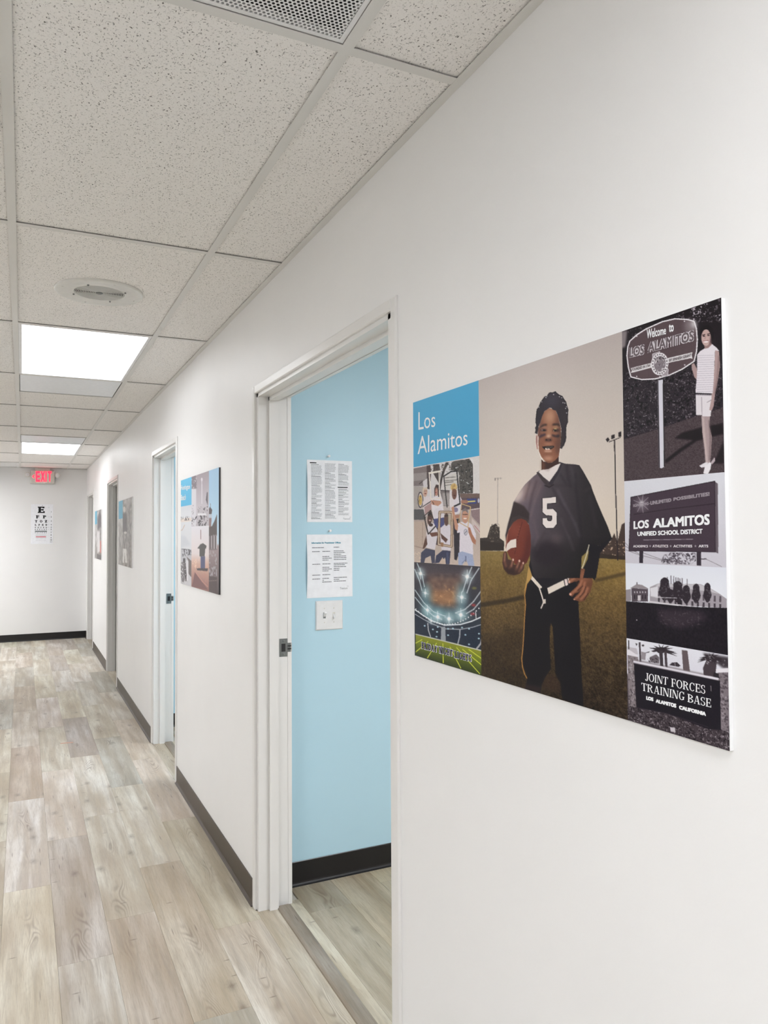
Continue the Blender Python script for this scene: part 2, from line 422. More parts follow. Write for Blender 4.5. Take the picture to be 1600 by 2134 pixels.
def troffer(x0, x1, y0, y1, label, lamp, z=H):
    t = thing('ceiling_light', ((x0+x1)/2, (y0+y1)/2, z), label, 'light', 'ceiling light panels')
    a, b_, c, d = x0+.0125, x1-.0125, y0+.0125, y1-.0125
    w = .014
    fr = MB()
    fr.box(a, b_, c, c+w, z+.001, z+.05).box(a, b_, d-w, d, z+.001, z+.05).box(a, a+w, c+w, d-w, z+.001, z+.05).box(b_-w, b_, c+w, d-w, z+.001, z+.05)
    fr.build('frame', MAT['white_plastic'], t)
    MB().box(a+w, b_-w, c+w, d-w, z+.003, z+.008).build('diffuser', MAT['lamp_'+lamp], t)
    return t
lights = [q[2:] for q in sorted(lights, key=lambda q: (LIGHT_ROWS+LEFT_ROWS).index(q[1]) % 3*2 + (q[0] == MID))]
for (q, lm, lb) in zip(lights, ('left0', 'near', 'left', 'mid', 'left2', 'far'), ('lit ceiling panel over the left side behind the viewpoint', 'lit ceiling panel above the viewpoint, outside the photograph',
        'lit ceiling panel over the left side of the hall, outside the photograph', 'large lit ceiling panel just past the round speaker', 'lit ceiling panel at the left near the end wall, outside the photograph', 'small-looking lit ceiling panel near the exit sign')):
    troffer(*q, lb, lm)
for i, (r0, r1) in enumerate(ROOMS[:2]):
    yc = (r0+r1)/2 - .25
    troffer(1.75, 2.36, yc-.6, yc+.6, ('lit panel hidden inside the first blue room', 'lit panel hidden inside the second blue room', 'lit panel hidden inside the third room', 'lit panel hidden inside the fourth room')[i], 'room', H-.052)
for (x0, x1, y0, y1), lb in zip(half, ('smooth pale grey square ceiling panel behind the larger light', 'smooth pale grey square ceiling panel before the farther light')):
    t = thing('ceiling_panel', ((x0+x1)/2, (y0+y1)/2, H), lb, 'ceiling panel', 'smooth square ceiling panels')
    MB().bevbox(x0+.013, x1-.013, y0+.013, y1-.013, H+.002, H+.02, .004, 2).build('panel', MAT['panel_metal'], t)

# ---------------------------------------------------------------- measuring: a pixel read off the photograph -> a point on a known plane of the room
def _ray(x, y): return FWD*FPX + RGT*(x-800) + UPV*(1067-y)
def on_x(x, y, X):
    d = _ray(x, y); t = X/d.x; return (d.y*t, CAMZ+d.z*t)            # (y, z) on the plane x = X
def on_y(x, y, Y):
    d = _ray(x, y); t = Y/d.y; return (d.x*t, CAMZ+d.z*t)            # (x, z) on the plane y = Y

# ---------------------------------------------------------------- lettering
_tc = {}
def font_shape(body, off=0.0, space=1.0):
    """outline of a word in the built-in font, scaled to the unit square"""
    k = (body, off, space)
    if k not in _tc:
        cu = bpy.data.curves.new('lettering', 'FONT'); cu.body = body; cu.offset = off; cu.space_character = space; cu.resolution_u = 3
        o = bpy.data.objects.new('lettering', cu); col.objects.link(o)
        bpy.context.view_layer.update()
        me = bpy.data.meshes.new_from_object(o.evaluated_get(bpy.context.evaluated_depsgraph_get()))
        vs_ = [(v.co.x, v.co.y) for v in me.vertices]; fs = [tuple(p.vertices) for p in me.polygons]
        bpy.data.objects.remove(o); bpy.data.curves.remove(cu); bpy.data.meshes.remove(me)
        xs = [p[0] for p in vs_]; ys_ = [p[1] for p in vs_]
        w = max(xs)-min(xs); h = max(ys_)-min(ys_)
        _tc[k] = ([((p[0]-min(xs))/w, (p[1]-min(ys_))/h, 0) for p in vs_], fs)
    return _tc[k]

def bold_shape(body, k=.02, space=1.0):
    """heavier word: shifted copies of the outline laid together (k in parts of a letter width)"""
    vs_, fs = font_shape(body, 0.0, space); dx = k/max(1, len(body))*1.6; dy = k*.9; V = []; F = []
    for ox, oy in ((-dx, -dy), (dx, -dy), (dx, dy), (-dx, dy), (0, 0)):
        o = len(V); V += [(u*(1-2*dx)+dx+ox, v*(1-2*dy)+dy+oy, len(V)//max(1, len(vs_))) for u, v, _ in vs_]; F += [tuple(i+o for i in f) for f in fs]
    return V, F
def glyph(ch, a, b, s):
    """slab / serif capital in a box of height 1: a thick stroke, b thin stroke, s serif overhang -> (width, polygons)"""
    P = []
    def R(x0, y0, x1, y1): P.append([(x0, y0), (x1, y0), (x1, y1), (x0, y1)])
    def D(x0, y0, x1, y1, t): P.append([(x0-t/2, y0), (x0+t/2, y0), (x1+t/2, y1), (x1-t/2, y1)])
    def ring(cx, cy, rx, ry, a0, a1, tx, ty, n=14):
        for i in range(n):
            u0 = math.radians(a0+(a1-a0)*i/n); u1 = math.radians(a0+(a1-a0)*(i+1)/n)
            P.append([(cx+rx*math.cos(u0), cy+ry*math.sin(u0)), (cx+rx*math.cos(u1), cy+ry*math.sin(u1)),
                      (cx+(rx-tx)*math.cos(u1), cy+(ry-ty)*math.sin(u1)), (cx+(rx-tx)*math.cos(u0), cy+(ry-ty)*math.sin(u0))])
    def stem(x, lo=True, hi=True, t=None, y0=0, y1=1):
        t = t or a; R(x, y0, x+t, y1)
        if lo: R(x-s, y0, x+t+s, y0+b)
        if hi: R(x-s, y1-b, x+t+s, y1)
    W = .7
    if ch == 'I': stem(s); W = a+2*s
    elif ch == 'T':
        W = .72; stem(W/2-a/2, True, False); R(0, 1-b, W, 1); R(0, .76, b, 1); R(W-b, .76, W, 1)
    elif ch in 'EFL':
        W = .68 if ch != 'F' else .64; stem(s, True, ch != 'E' or True)
        if ch in 'EF':
            R(s, 1-b, W-.04, 1); R(W-.04-b, .74, W-.04, 1); R(s, .5-b/2, .5, .5+b/2); R(.5-b*.6, .38, .5+b*.4, .62)
        if ch in 'EL': R(s, 0, W, b); R(W-b, 0, W, .28)
    elif ch == 'H': W = .78; stem(s); stem(W-s-a); R(s, .5-b/2, W-s, .5+b/2)
    elif ch == 'N': W = .82; stem(s, True, True, b); stem(W-s-b, False, True, b); D(W-s-b/2-a*.3, 0, s+b/2+a*.3, 1, a*1.15)
    elif ch == 'A':
        W = .80; D(s+b/2, 0, W/2-.02, 1, b); D(W-s-a/2, 0, W/2+.02, 1, a); R(.2, .3, W-.2, .3+b)
        R(0, 0, 2*s+b, b); R(W-2*s-a, 0, W, b)
    elif ch == 'Y':
        W = .78; D(W/2, .42, s+a/2, 1, a); D(W/2, .42, W-s-b/2, 1, b); R(W/2-a/2, 0, W/2+a/2, .46); R(W/2-a/2-s, 0, W/2+a/2+s, b)
        R(0, 1-b, 2*s+a, 1); R(W-2*s-b, 1-b, W, 1)
    elif ch == 'Z': W = .68; R(0, 1-b, W, 1); R(0, 0, W, b); D(a*.7, 0, W-a*.7, 1, a*1.3); R(0, .74, b, 1); R(W-b, 0, W, .26)
    elif ch in 'PRBD':
        stem(s); x = s+a*.5
        if ch == 'D': W = .76; ring(x, .5, W-x, .5, -90, 90, a, b)
        else:
            W = .66 if ch == 'P' else .74; ring(x, .74, W-x-(.06 if ch != 'P' else 0), .26, -90, 90, a, b)
            if ch == 'B': ring(x, .25, W-x, .25+b*.4, -90, 90, a, b)
            if ch == 'R': D(W-a*.4, 0, W*.55, .5, a); R(W-a-.02, 0, W+.06, b); W += .06
    elif ch == 'O': W = .80; ring(W/2, .5, W/2, .51, 0, 360, a, b, 28)
    elif ch in 'CG':
        W = .76; ring(W/2+.02, .5, W/2, .51, 42, 318, a, b, 24); R(W-.06-b, .7, W-.06, .98)
        if ch == 'G': R(W-.06-a, .06, W-.06, .42); R(W-.06-a-s, .42-b, W, .42)
    elif ch == 'S':
        W = .60; ring(W/2, .745, W/2-.01, .265, 40, 255, a*.9, b); ring(W/2, .26, W/2-.01, .27, -140, 85, a*.9, b)
        R(W-.08-b, .72, W-.08, .97); R(.03, .04, .03+b, .28)
    elif ch == 'J': W = .46; R(W-s-a, .2, W-s, 1); R(W-2*s-a, 1-b, W, 1); ring(W/2-.04, .2, W/2-s+.06, .21, 180, 360, a, b)
    elif ch == ' ': W = .34
    return W, P
def serif_shape(text, a=.16, b=.07, s=.07, gap=.10):
    x = 0; vs_ = []; fs = []
    for ch in text:
        w, P = glyph(ch, a, b, s)
        for poly in P:
            o = len(vs_); vs_ += [(x+p[0], p[1]) for p in poly]; fs.append(tuple(range(o, o+len(poly))))
        x += w+gap
    return [(p[0]/(x-gap), p[1]) for p in vs_], fs

def lay(shape, quad, place, name, mat, parent):
    """warp a unit-square shape into quad (tl, tr, br, bl in any 2D frame) and set it out in the room with place(p, q)"""
    vs_, fs = shape; tl, tr, br, bl = quad
    pts = []; n_ = (Vector(place(*tr))-Vector(place(*tl))).cross(Vector(place(*bl))-Vector(place(*tl))).normalized()
    if n_.dot(Vector((0, 0, CAMZ))-Vector(place(*tl))) < 0: n_ = -n_
    lift = {}
    for k, f in enumerate(fs):                       # overlapping strokes are stacked a hair apart
        for i in f: lift[i] = (k % 8)*3e-5 if len(vs_[0]) == 2 else vs_[i][2]*4e-5
    for i, p in enumerate(vs_):
        u, v = p[0], p[1]
        top = (tl[0]+(tr[0]-tl[0])*u, tl[1]+(tr[1]-tl[1])*u); bot = (bl[0]+(br[0]-bl[0])*u, bl[1]+(br[1]-bl[1])*u)
        q = Vector(place(bot[0]+(top[0]-bot[0])*v, bot[1]+(top[1]-bot[1])*v))+n_*lift.get(i, 0)
        pts.append(tuple(q))
    mb = MB(); mb.add(pts, fs)
    return mb.build(name, mat, parent)
def rq(x0, y0, x1, y1): return [(x0, y0), (x1, y0), (x1, y1), (x0, y1)]

# ---------------------------------------------------------------- door frames
def door(n, d0, d1, strike, label):
    t = thing('door_%d' % n, (XW, (d0+d1)/2, 0), label, 'door frame', None, 'structure')
    F = MAT['frame']; cw = .031; p = .008
    # corridor casing with a small bevel, then jamb lining with its stop, then the casing on the room side
    MB().bevbox(XW-p, XW+.006, d0, d0+cw, 0, ZT, .004, 0).build('casing', F, t)
    MB().bevbox(XW-p, XW+.006, d1-cw, d1, 0, ZT, .003, 0).build('casing', F, t)
    MB().bevbox(XW-p, XW+.006, d0+cw, d1-cw, ZT-cw, ZT, .003, 0).build('casing', F, t)
    zi = ZT-.045
    for near in (1, 0):
        e = d0 if near else d1; g = 1 if near else -1
        def Y(v): return e+g*(v+(.012 if near and v > .05 else 0))
        prof = [(XW+.003, Y(cw-.004)), (XW+.003, Y(.052)), (XW+.045, Y(.052)), (XW+.045, Y(.066)), (XW+.081, Y(.066)), (XW+.081, Y(.042)), (XB+.003, Y(.042)), (XB+.003, Y(.02)), (XW+.01, Y(.02))]
        MB().prism(prof, 0, ZT-.02, 'z').build('jamb', F, t)
        ya, yb_ = sorted((Y(.0), Y(.044)))
        MB().box(XB-.004, XB+.012, ya, yb_, 0, ZT-.02).build('room_casing', F, t)
    hp = [(XW+.003, ZT-cw+.004), (XW+.003, zi), (XW+.045, zi), (XW+.045, zi-.014), (XW+.081, zi-.014), (XW+.081, zi+.01), (XB+.003, zi+.01), (XB+.003, ZT-.02), (XW+.01, ZT-.02)]
    MB().prism(hp, d0+.02, d1-.02, 'y').build('head_jamb', F, t)
    MB().box(XB-.004, XB+.012, d0, d1, zi+.008, ZT+.005).build('room_casing', F, t)
    if strike:
        y = d1-.042; zc = 1.022
        sp = MB().box(.935, .968, y-.002, y, zc-.036, zc+.036).build('strike_plate', MAT['steel'], t)
        lip = [(.968, y-.002), (.979, y-.0035), (.987, y-.001), (.989, y+.004), (.9875, y+.0045), (.9855, y+.0005), (.979, y-.0015), (.968, y)]
        MB().prism(lip, zc-.018, zc+.018, 'z').build('lip', MAT['steel'], sp)
        MB().box(.943, .960, y-.0026, y-.0015, zc-.016, zc+.016).build('latch_hole', MAT['dark_steel'], sp)
        for k in (-1, 1):
            MB().box(.969, .9835, y-.0048, y-.0018, zc+k*.006-.0022, zc+k*.006+.0022).build('slot', MAT['dark_steel'], sp)
            MB().lathe([(.0042, 0), (.0036, -.0012), (.001, -.0016)], (.952, y-.002, zc+k*.027), 'y', 14).build('screw', MAT['steel'], sp)
    return t
for i, (d, s_, lb) in enumerate(zip(DOORS, (1, 1, 0, 0), ('white metal frame of the nearest, widest open doorway to the blue room', 'white metal frame of the second doorway with a blue sliver inside',
        'beige-looking frame of the third doorway beyond the grey photo board', 'narrow-looking frame of the farthest doorway in the corner'))):
    door(i+1, d[0], d[1], s_, lb)

# ---------------------------------------------------------------- perforated return grille
x0, x1, y0, y1 = grille_slot
t = thing('return_grille', ((x0+x1)/2, (y0+y1)/2, H), 'perforated white metal air grille at the top edge', 'air grille')
a, b_, c, d = x0+.0125, x1-.0125, y0+.0125, y1-.0125
gb = MB(); pit = .0088; rr = .0029; hexr = pit/math.sqrt(3)
nr = int((d-c-.012)/(pit*.866)); nc = int((b_-a-.012)/pit)
vv = []; ff = []
ring12 = []
for k in range(12):
    an = PI/6*k + PI/6
    rad = hexr if k % 2 == 0 else hexr*math.cos(PI/6)
    ring12.append((rad*math.cos(an), rad*math.sin(an), rr*math.cos(an), rr*math.sin(an)))
for j in range(nr):
    cy = d-.008-hexr-j*pit*.866
    for i in range(nc):
        cx = a+.010+i*pit+(pit/2 if j % 2 else 0)
        if cx > b_-.010: continue
        o = len(vv)
        for ox, oy, ix, iy in ring12: vv.append((cx+ox, cy+oy, H+.0025)); vv.append((cx+ix, cy+iy, H+.0025))
        for k in range(12):
            n_ = (k+1) % 12; ff.append((o+2*k, o+2*n_, o+2*n_+1, o+2*k+1))
gb.add(vv, ff); tag(gb.build('perforated_sheet', MAT['white_plastic'], t), kind='stuff')
fb = MB(); w = .010
fb.box(a, b_, c, c+w, H+.002, H+.02).box(a, b_, d-.010, d, H+.002, H+.02).box(a, a+w, c+w, d-w, H+.002, H+.02).box(b_-w, b_, c+w, d-w, H+.002, H+.02)
fb.build('frame', MAT['white_plastic'], t)
MB().box(a, b_, c, d, H+.022, H+.026).build('backing', MAT['void'], t)

# ---------------------------------------------------------------- ceiling speaker
sx, sy = XL+TW/2, YA+1.5*TL
t = thing('ceiling_speaker', (sx, sy, H), 'round white ceiling speaker with a ringed grille, before the larger light', 'speaker')
bz = H+.0045
MAT['spk'] = plain('speaker_enamel', (.72, .72, .69), .22)
MB().lathe([(.166, 0), (.166, -.004), (.162, -.008), (.150, -.0095), (.120, -.007), (.100, -.006), (.094, -.0065), (.092, -.003), (.092, 0)], (sx, sy, bz), 'z', 64, cap=False).build('baffle', MAT['spk'], t, True)
MB().lathe([(.093, 0), (.093, -.002)], (sx, sy, bz-.0005), 'z', 48).build('backing', MAT['void'], t)
g = MB()
for k in range(13):
    r = .015+k*.0061
    g.lathe([(r, -.0028), (r, -.0058), (r+.0026, -.0058), (r+.0026, -.0028)], (sx, sy, bz), 'z', 48, cap=False)
for k in range(4):
    an = k*PI/2+.2; cs, sn = math.cos(an), math.sin(an)
    p0 = (sx+.012*cs, sy+.012*sn); p1 = (sx+.091*cs, sy+.091*sn); n_ = (-sn*.0012, cs*.0012)
    g.prism([(p0[0]-n_[0], p0[1]-n_[1]), (p0[0]+n_[0], p0[1]+n_[1]), (p1[0]+n_[0], p1[1]+n_[1]), (p1[0]-n_[0], p1[1]-n_[1])], bz-.0045, bz-.003, 'z')
tag(g.build('grille', MAT['spk'], t))
MB().lathe([(.013, -.003), (.013, -.0075), (.009, -.0095), (.003, -.010)], (sx, sy, bz), 'z', 20).build('centre_badge', MAT['steel'], t)
for k in range(8):
    an = k*PI/4+.3; r = .104 if k % 2 else .143
    MB().lathe([(.0038, -.005), (.0035, -.0105), (.001, -.0108)], (sx+r*math.cos(an), sy+r*math.sin(an), bz), 'z', 10).build('screw', MAT['steel'] if k % 2 else MAT['spk'], t)

# ---------------------------------------------------------------- slatted vent in the far ceiling row
x0, x1, y0, y1 = vent_slot
t = thing('ceiling_vent', ((x0+x1)/2, (y0+y1)/2, H), 'white slatted ceiling vent at the left edge beside the end wall', 'vent')
a, b_, c, d = x0+.0125, x1-.0125, y0+.0125, y1-.022
MB().box(a, b_, c, c+.03, H+.001, H+.02).box(a, b_, d-.03, d, H+.001, H+.02).box(a, a+.03, c+.03, d-.03, H+.001, H+.02).box(b_-.03, b_, c+.03, d-.03, H+.001, H+.02).build('frame', MAT['white_plastic'], t)
k = c+.05
while k < d-.05:
    MB().prism([(k, H+.018), (k+.003, H+.018), (k+.022, H+.003), (k+.019, H+.003)], a+.03, b_-.03, 'x').build('slat', MAT['white_plastic'], t); k += .035
MB().box(a, b_, c, d, H+.021, H+.026).build('backing', MAT['void'], t)

# ---------------------------------------------------------------- exit sign on the end wall
def zE(x, y): return (x*.125, 940+y*.125)              # crop of the photograph used for tracing the end wall
ys_ = YB-.075
hx0, hz1 = on_y(*zE(505, 322), ys_); hx1, hz0 = on_y(*zE(908, 546), ys_); hz1 = min(hz1, H-.03)
t = thing('exit_sign', ((hx0+hx1)/2, YB, hz0), 'white exit sign with glowing red letters high on the end wall', 'exit sign')
MB().bevbox(hx0, hx1, ys_, YB-.012, hz0, hz1, .008, 1).build('housing', MAT['ivory_plastic'], t)
MB().box(hx0+.06, hx1-.06, YB-.05, YB-.02, hz1, H-.001).build('mount', MAT['ivory_plastic'], t)
MB().box(hx0+.03, hx1-.03, YB-.012, YB, hz0+.02, hz1-.02).build('back_plate', MAT['ivory_plastic'], t)
def exit_place(x, y):
    X, Z = on_y(*zE(x, y), ys_); return (X, ys_-.0015, Z)
for ch, (p, q) in zip('EXIT', ((596, 666), (678, 748), (757, 778), (796, 860))):
    lay(bold_shape(ch, .05), rq(p, 336, q, 512), exit_place, 'letter', MAT['red_led'], t)
mb = MB(); mb.add([exit_place(x, y) for x, y in ((572, 388), (534, 424), (572, 460), (572, 438), (556, 424), (572, 410))], [(0, 1, 4, 5), (1, 2, 3, 4)])
mb.build('arrow', MAT['red_led'], t)
for cx_, nm in ((hx0-.035, 0), (hx1+.04, 1)):
    zc = (hz0+hz1)/2+.03
    lh = MB().lathe([(.012, .03), (.03, .026), (.036, .0), (.036, -.02), (.030, -.026)], (cx_, YB-.07, zc), 'y', 24).build('lamp_head', MAT['ivory_plastic'], t, True)
    MB().lathe([(.027, -.0265), (.010, -.030)], (cx_, YB-.07, zc), 'y', 20).build('lens', MAT['white_plastic'], lh)
    MB().box(min(cx_, (hx0+hx1)/2), max(cx_, (hx0+hx1)/2), YB-.052, YB-.034, zc-.009, zc+.009).build('lamp_arm', MAT['ivory_plastic'], t)

# ---------------------------------------------------------------- eye chart
yc = YB-.004
ex0, ez1 = on_y(*zE(517, 885), yc); ex1, ez0 = on_y(*zE(882, 1546), yc)
t = thing('eye_chart', ((ex0+ex1)/2, YB, ez0), 'white paper letter chart with a large black E, below the exit sign', 'eye chart')
MB().box(ex0, ex1, yc, YB-.0005, ez0, ez1).build('sheet', MAT['paper'], t)
def chart_place(x, y):
    return (ex0+(x-517)/365*(ex1-ex0), yc-.001, ez1-(y-885)/661*(ez1-ez0))
MAT['ink_grey'] = plain('grey_ink', (.16, .17, .17), .6, spec=.2); MAT['ink_green'] = plain('green_black_ink', (.05, .075, .065), .6, spec=.2)
MAT['ink_red'] = plain('red_ink', (.62, .08, .10), .6, spec=.2); MAT['ink_pale'] = plain('pale_ink', (.50, .51, .54), .6, spec=.2)
def chart_row(text, x0, x1, y0, y1, w, mat):
    n_ = len(text)
    for i, ch in enumerate(text):
        xc = x0+w/2 + (x1-x0-w)*(i/(n_-1) if n_ > 1 else 0)
        lay(serif_shape(ch, .24, .17, .07), rq(xc-w/2, y0, xc+w/2, y1), chart_place, 'letter', mat, t)
chart_row('E', 628, 744, 925, 1030, 116, MAT['ink']); chart_row('FP', 599, 768, 1070, 1122, 56, MAT['ink'])
chart_row('TOZ', 582, 785, 1150, 1190, 41, MAT['ink']); chart_row('LPED', 582, 785, 1215, 1244, 29, MAT['ink'])
chart_row('PECFD', 582, 783, 1262, 1285, 22, MAT['ink_grey']); chart_row('EDFCZP', 582, 782, 1296, 1315, 18, MAT['ink_grey'])
chart_row('FELOPZD', 585, 778, 1351, 1368, 16, MAT['ink_grey']); chart_row('DEFPOTEC', 598, 770, 1392, 1408, 13, MAT['ink_pale'])
chart_row('LEFODPCT', 602, 765, 1446, 1458, 11, MAT['ink_pale']); chart_row('FDPLTCEO', 602, 765, 1480, 1490, 9, MAT['ink_pale'])
def chart_bar(x0, y0, x1, y1, mat, nm):
    mb = MB(); mb.add([chart_place(*p) for p in rq(x0, y0, x1, y1)], [(0, 1, 2, 3)]); mb.build(nm, mat, t)
chart_bar(584, 1329, 782, 1343, MAT['ink_green'], 'green_bar'); chart_bar(600, 1422, 766, 1435, MAT['ink_red'], 'red_bar')
for n_, yy in zip(range(1, 12), (1010, 1095, 1165, 1225, 1270, 1305, 1355, 1398, 1445, 1480, 1512)):
    w = 5 if n_ == 1 else (14 if n_ < 10 else 24)
    lay(bold_shape(str(n_), .05), rq(850-w/2, yy-12, 850+w/2, yy+12), chart_place, 'numeral', MAT['ink_grey'], t)
for yy in (940, 1095, 1165, 1225, 1270, 1305):
    lay(font_shape('20/%d' % {940: 200, 1095: 100, 1165: 70, 1225: 50, 1270: 40, 1305: 30}[yy]), rq(795, yy-6, 822, yy+6), chart_place, 'fraction', MAT['ink_pale'], t)
px_, py_, pz_ = chart_place(703, 905)
MB().lathe([(.004, 0), (.0045, -.004), (.002, -.008)], (px_, yc, pz_), 'y', 12).build('pin', MAT['steel'], t)

# ---------------------------------------------------------------- papers and switch on the blue wall
YP = ROOMS[0][1]
def sheet(name, quad, curl, label):
    (xa, za), (xb, _), _, (_, zb) = quad
    t = thing(name, ((xa+xb)/2, YP, zb), label, 'notice', 'notices on the blue wall')
    def off(u, v): return .0012 + curl*(max(0, .45-u)/.45)**2*math.sin(PI*min(1, max(0, v*1.15-.1))) + curl*.35*max(0, v-.8)*u
    def place(u, v, lift=0): return (xa+(xb-xa)*u, YP-off(u, v)-lift, za+(zb-za)*v)
    mb = MB(); n_, m_ = 12, 14
    fr_ = [place(i/n_, j/m_) for j in range(m_+1) for i in range(n_+1)]
    bk = [(p[0], p[1]+.0004, p[2]) for p in fr_]; q = len(fr_)
    fs = []
    for j in range(m_):
        for i in range(n_):
            k = j*(n_+1)+i; fs.append((k, k+1, k+n_+2, k+n_+1)); fs.append((q+k, q+k+n_+1, q+k+n_+2, q+k+1))
    edge = [i for i in range(n_+1)] + [(j*(n_+1)+n_) for j in range(1, m_+1)] + [m_*(n_+1)+i for i in range(n_-1, -1, -1)] + [j*(n_+1) for j in range(m_-1, 0, -1)]
    for i, e in enumerate(edge):
        e2 = edge[(i+1) % len(edge)]; fs.append((e, e2, q+e2, q+e))
    mb.add(fr_+bk, fs); mb.build('sheet', MAT['paper'], t, True)
    return t, place
MAT['print_grey'] = plain('grey_print', (.47, .485, .51), .7, spec=.1); MAT['print_dark'] = plain('dark_print', (.24, .25, .27), .7, spec=.1)
MAT['print_teal'] = plain('teal_print', (.02, .26, .38), .7, spec=.1)
def pw(x, y): return on_y(x, y, YP-.002)
# three-column sheet, traced in a crop whose corners are (215,310)-(1300,1815)
t, place = sheet('notice_sheet', [pw(639.5, 957.5), pw(733.5, 960), None, pw(640, 1088)], .007, 'upper white sheet with three dense columns of text on blue wall')
def p1(x, y, lift=.0003): return place((x-217)/1083, (y-318)/1497, lift)
rn = random.Random(3)
heads = {0: [432, 712, 948, 1145, 1255, 1367, 1480, 1590, 1722], 1: [632, 768, 875, 965, 1056, 1288, 1422, 1532, 1645], 2: [405, 660, 835, 1012, 1100, 1168, 1258, 1328, 1436, 1566]}
ends = {0: (455, 1750), 1: (400, 1735), 2: (430, 1655)}
txt = MB(); hd = MB()
for c_, xc in ((0, 312), (1, 640), (2, 962)):
    yy = ends[c_][0]
    while yy < ends[c_][1]:
        if c_ == 2 and 930 < yy < 1000: yy += 19.5; continue
        nh = [h for h in heads[c_] if abs(h-yy) < 15]
        if not nh:
            nxt = any(0 < h-yy < 36 for h in heads[c_])
            ln = 272*(rn.uniform(.35, .6) if nxt else rn.uniform(.88, 1.0))
            x = 0
            while x < ln-8:
                w = min(rn.uniform(18, 62), ln-x); txt.add([p1(*p) for p in rq(xc+x, yy-5, xc+x+w-5, yy+5)], [(0, 1, 2, 3)]); x += w
        yy += 19.5
    for h in heads[c_]:
        w = rn.uniform(90, 230); hd.add([p1(*p) for p in rq(xc, h-6, xc+w, h+6)], [(0, 1, 2, 3)])
tag(txt.build('body_text', MAT['print_grey'], t), kind='stuff'); tag(hd.build('subheading', MAT['print_dark'], t), kind='stuff')
for q_ in ((285, 380, 440, 404), (945, 955, 1190, 978)):
    mb = MB(); mb.add([p1(*p) for p in rq(*q_)], [(0, 1, 2, 3)]); mb.build('heading', MAT['ink'], t)
lay(font_shape('Titanium'), rq(1075, 1712, 1245, 1752), p1, 'logo_text', MAT['print_dark'], t)
def ringlet(cx, cy, r, w, pl):
    mb = MB(); n_ = 16
    mb.add([pl(cx+(r if k < n_ else r-w)*math.cos(2*PI*k/n_), cy+(r if k < n_ else r-w)*math.sin(2*PI*k/n_)) for k in range(2*n_)],
           [(k, (k+1) % n_, n_+(k+1) % n_, n_+k) for k in range(n_)])
    return mb
ringlet(1250, 1698, 16, 5, p1).build('logo_ring', MAT['print_grey'], t)
# information sheet, crop corners (170,215)-(1010,1395)
t, place2 = sheet('notice_sheet', [pw(639, 1114), pw(734, 1112), None, pw(639, 1247)], .009, 'lower white sheet with a teal heading, just above the light switch')
def p2(x, y, lift=.0003): return place2((x-170)/840, (y-215)/1180, lift)
lay(bold_shape('Information for Practitioner Offices', .06), rq(256, 356, 792, 386), p2, 'heading', MAT['print_teal'], t)
L2 = [(262, 462, 485), (660, 457, 768), (262, 534, 412), (452, 533, 598), (660, 527, 850), (660, 558, 875), (662, 591, 805), (662, 624, 900), (662, 655, 900), (662, 687, 898),
      (452, 629, 582), (452, 661, 628), (452, 695, 568), (262, 769, 415), (452, 767, 604), (660, 760, 918), (660, 790, 875), (660, 824, 895), (660, 858, 770), (660, 890, 765),
      (452, 831, 582), (452, 863, 628), (452, 897, 568), (262, 972, 415), (452, 968, 602), (262, 1044, 412), (452, 1038, 576), (452, 1072, 482), (446, 1104, 622), (660, 1027, 908), (660, 1062, 770), (660, 1095, 890)]
txt = MB()
for xa, yy, xb in L2:
    x = xa
    while x < xb-4:
        w = min(rn.uniform(24, 70), xb-x); txt.add([p2(*p) for p in rq(x, yy-7, x+w-4, yy+7)], [(0, 1, 2, 3)]); x += w
tag(txt.build('body_text', MAT['print_dark'], t), kind='stuff')
lay(font_shape('Titanium'), rq(772, 1214, 914, 1252), p2, 'logo_text', MAT['print_dark'], t)
ringlet(920, 1200, 14, 4, p2).build('logo_ring', MAT['print_grey'], t)
for (px, py), lb in (((683.5, 951), 'small clear pin above the upper notice sheet'), ((686, 1106), 'small clear pin above the lower notice sheet')):
    X, Z = on_y(px, py, YP)
    t = thing('push_pin', (X, YP, Z), lb, 'pin', 'pins on the blue wall')
    MB().lathe([(.0048, -.001), (.0045, -.003), (.0024, -.006), (.0024, -.011), (.0052, -.0125), (.0056, -.0145), (.0048, -.016)], (X, YP, Z), 'y', 18).build('head', MAT['white_plastic'], t, True)
    MB().lathe([(.0009, .0), (.0009, -.0015)], (X, YP, Z), 'y', 8).build('needle', MAT['steel'], t)
(xa, za), (xb, zb) = on_y(658, 1253, YP-.006), on_y(714.5, 1310.5, YP-.006)
t = thing('light_switch', ((xa+xb)/2, YP, zb), 'white double light switch plate under the notices on blue wall', 'light switch')
MB().bevbox(xa, xb, YP-.0075, YP-.0003, zb, za, .004, 1).build('plate', MAT['white_plastic'], t)
for k, u in enumerate((.31, .66)):
    X = xa+(xb-xa)*u; Z = (za+zb)/2
    MB().box(X-.0058, X+.0058, YP-.0078, YP-.0072, Z-.0125, Z+.0125).build('slot', MAT['ivory_plastic'] if k else MAT['steel'], t)
    s_ = 1 if k == 0 else -1
    MB().prism([(YP-.007, Z-.006*s_), (YP-.007, Z+.008*s_), (YP-.0205, Z+.0155*s_), (YP-.022, Z+.0105*s_)], X-.0045, X+.0045, 'x').build('toggle', MAT['white_plastic'], t)
    for g_ in (-1, 1):
        MB().lathe([(.0028, 0), (.0024, -.0008)], (X, YP-.0075, Z+g_*.030), 'y', 12).build('screw', MAT['ivory_plastic'], t)

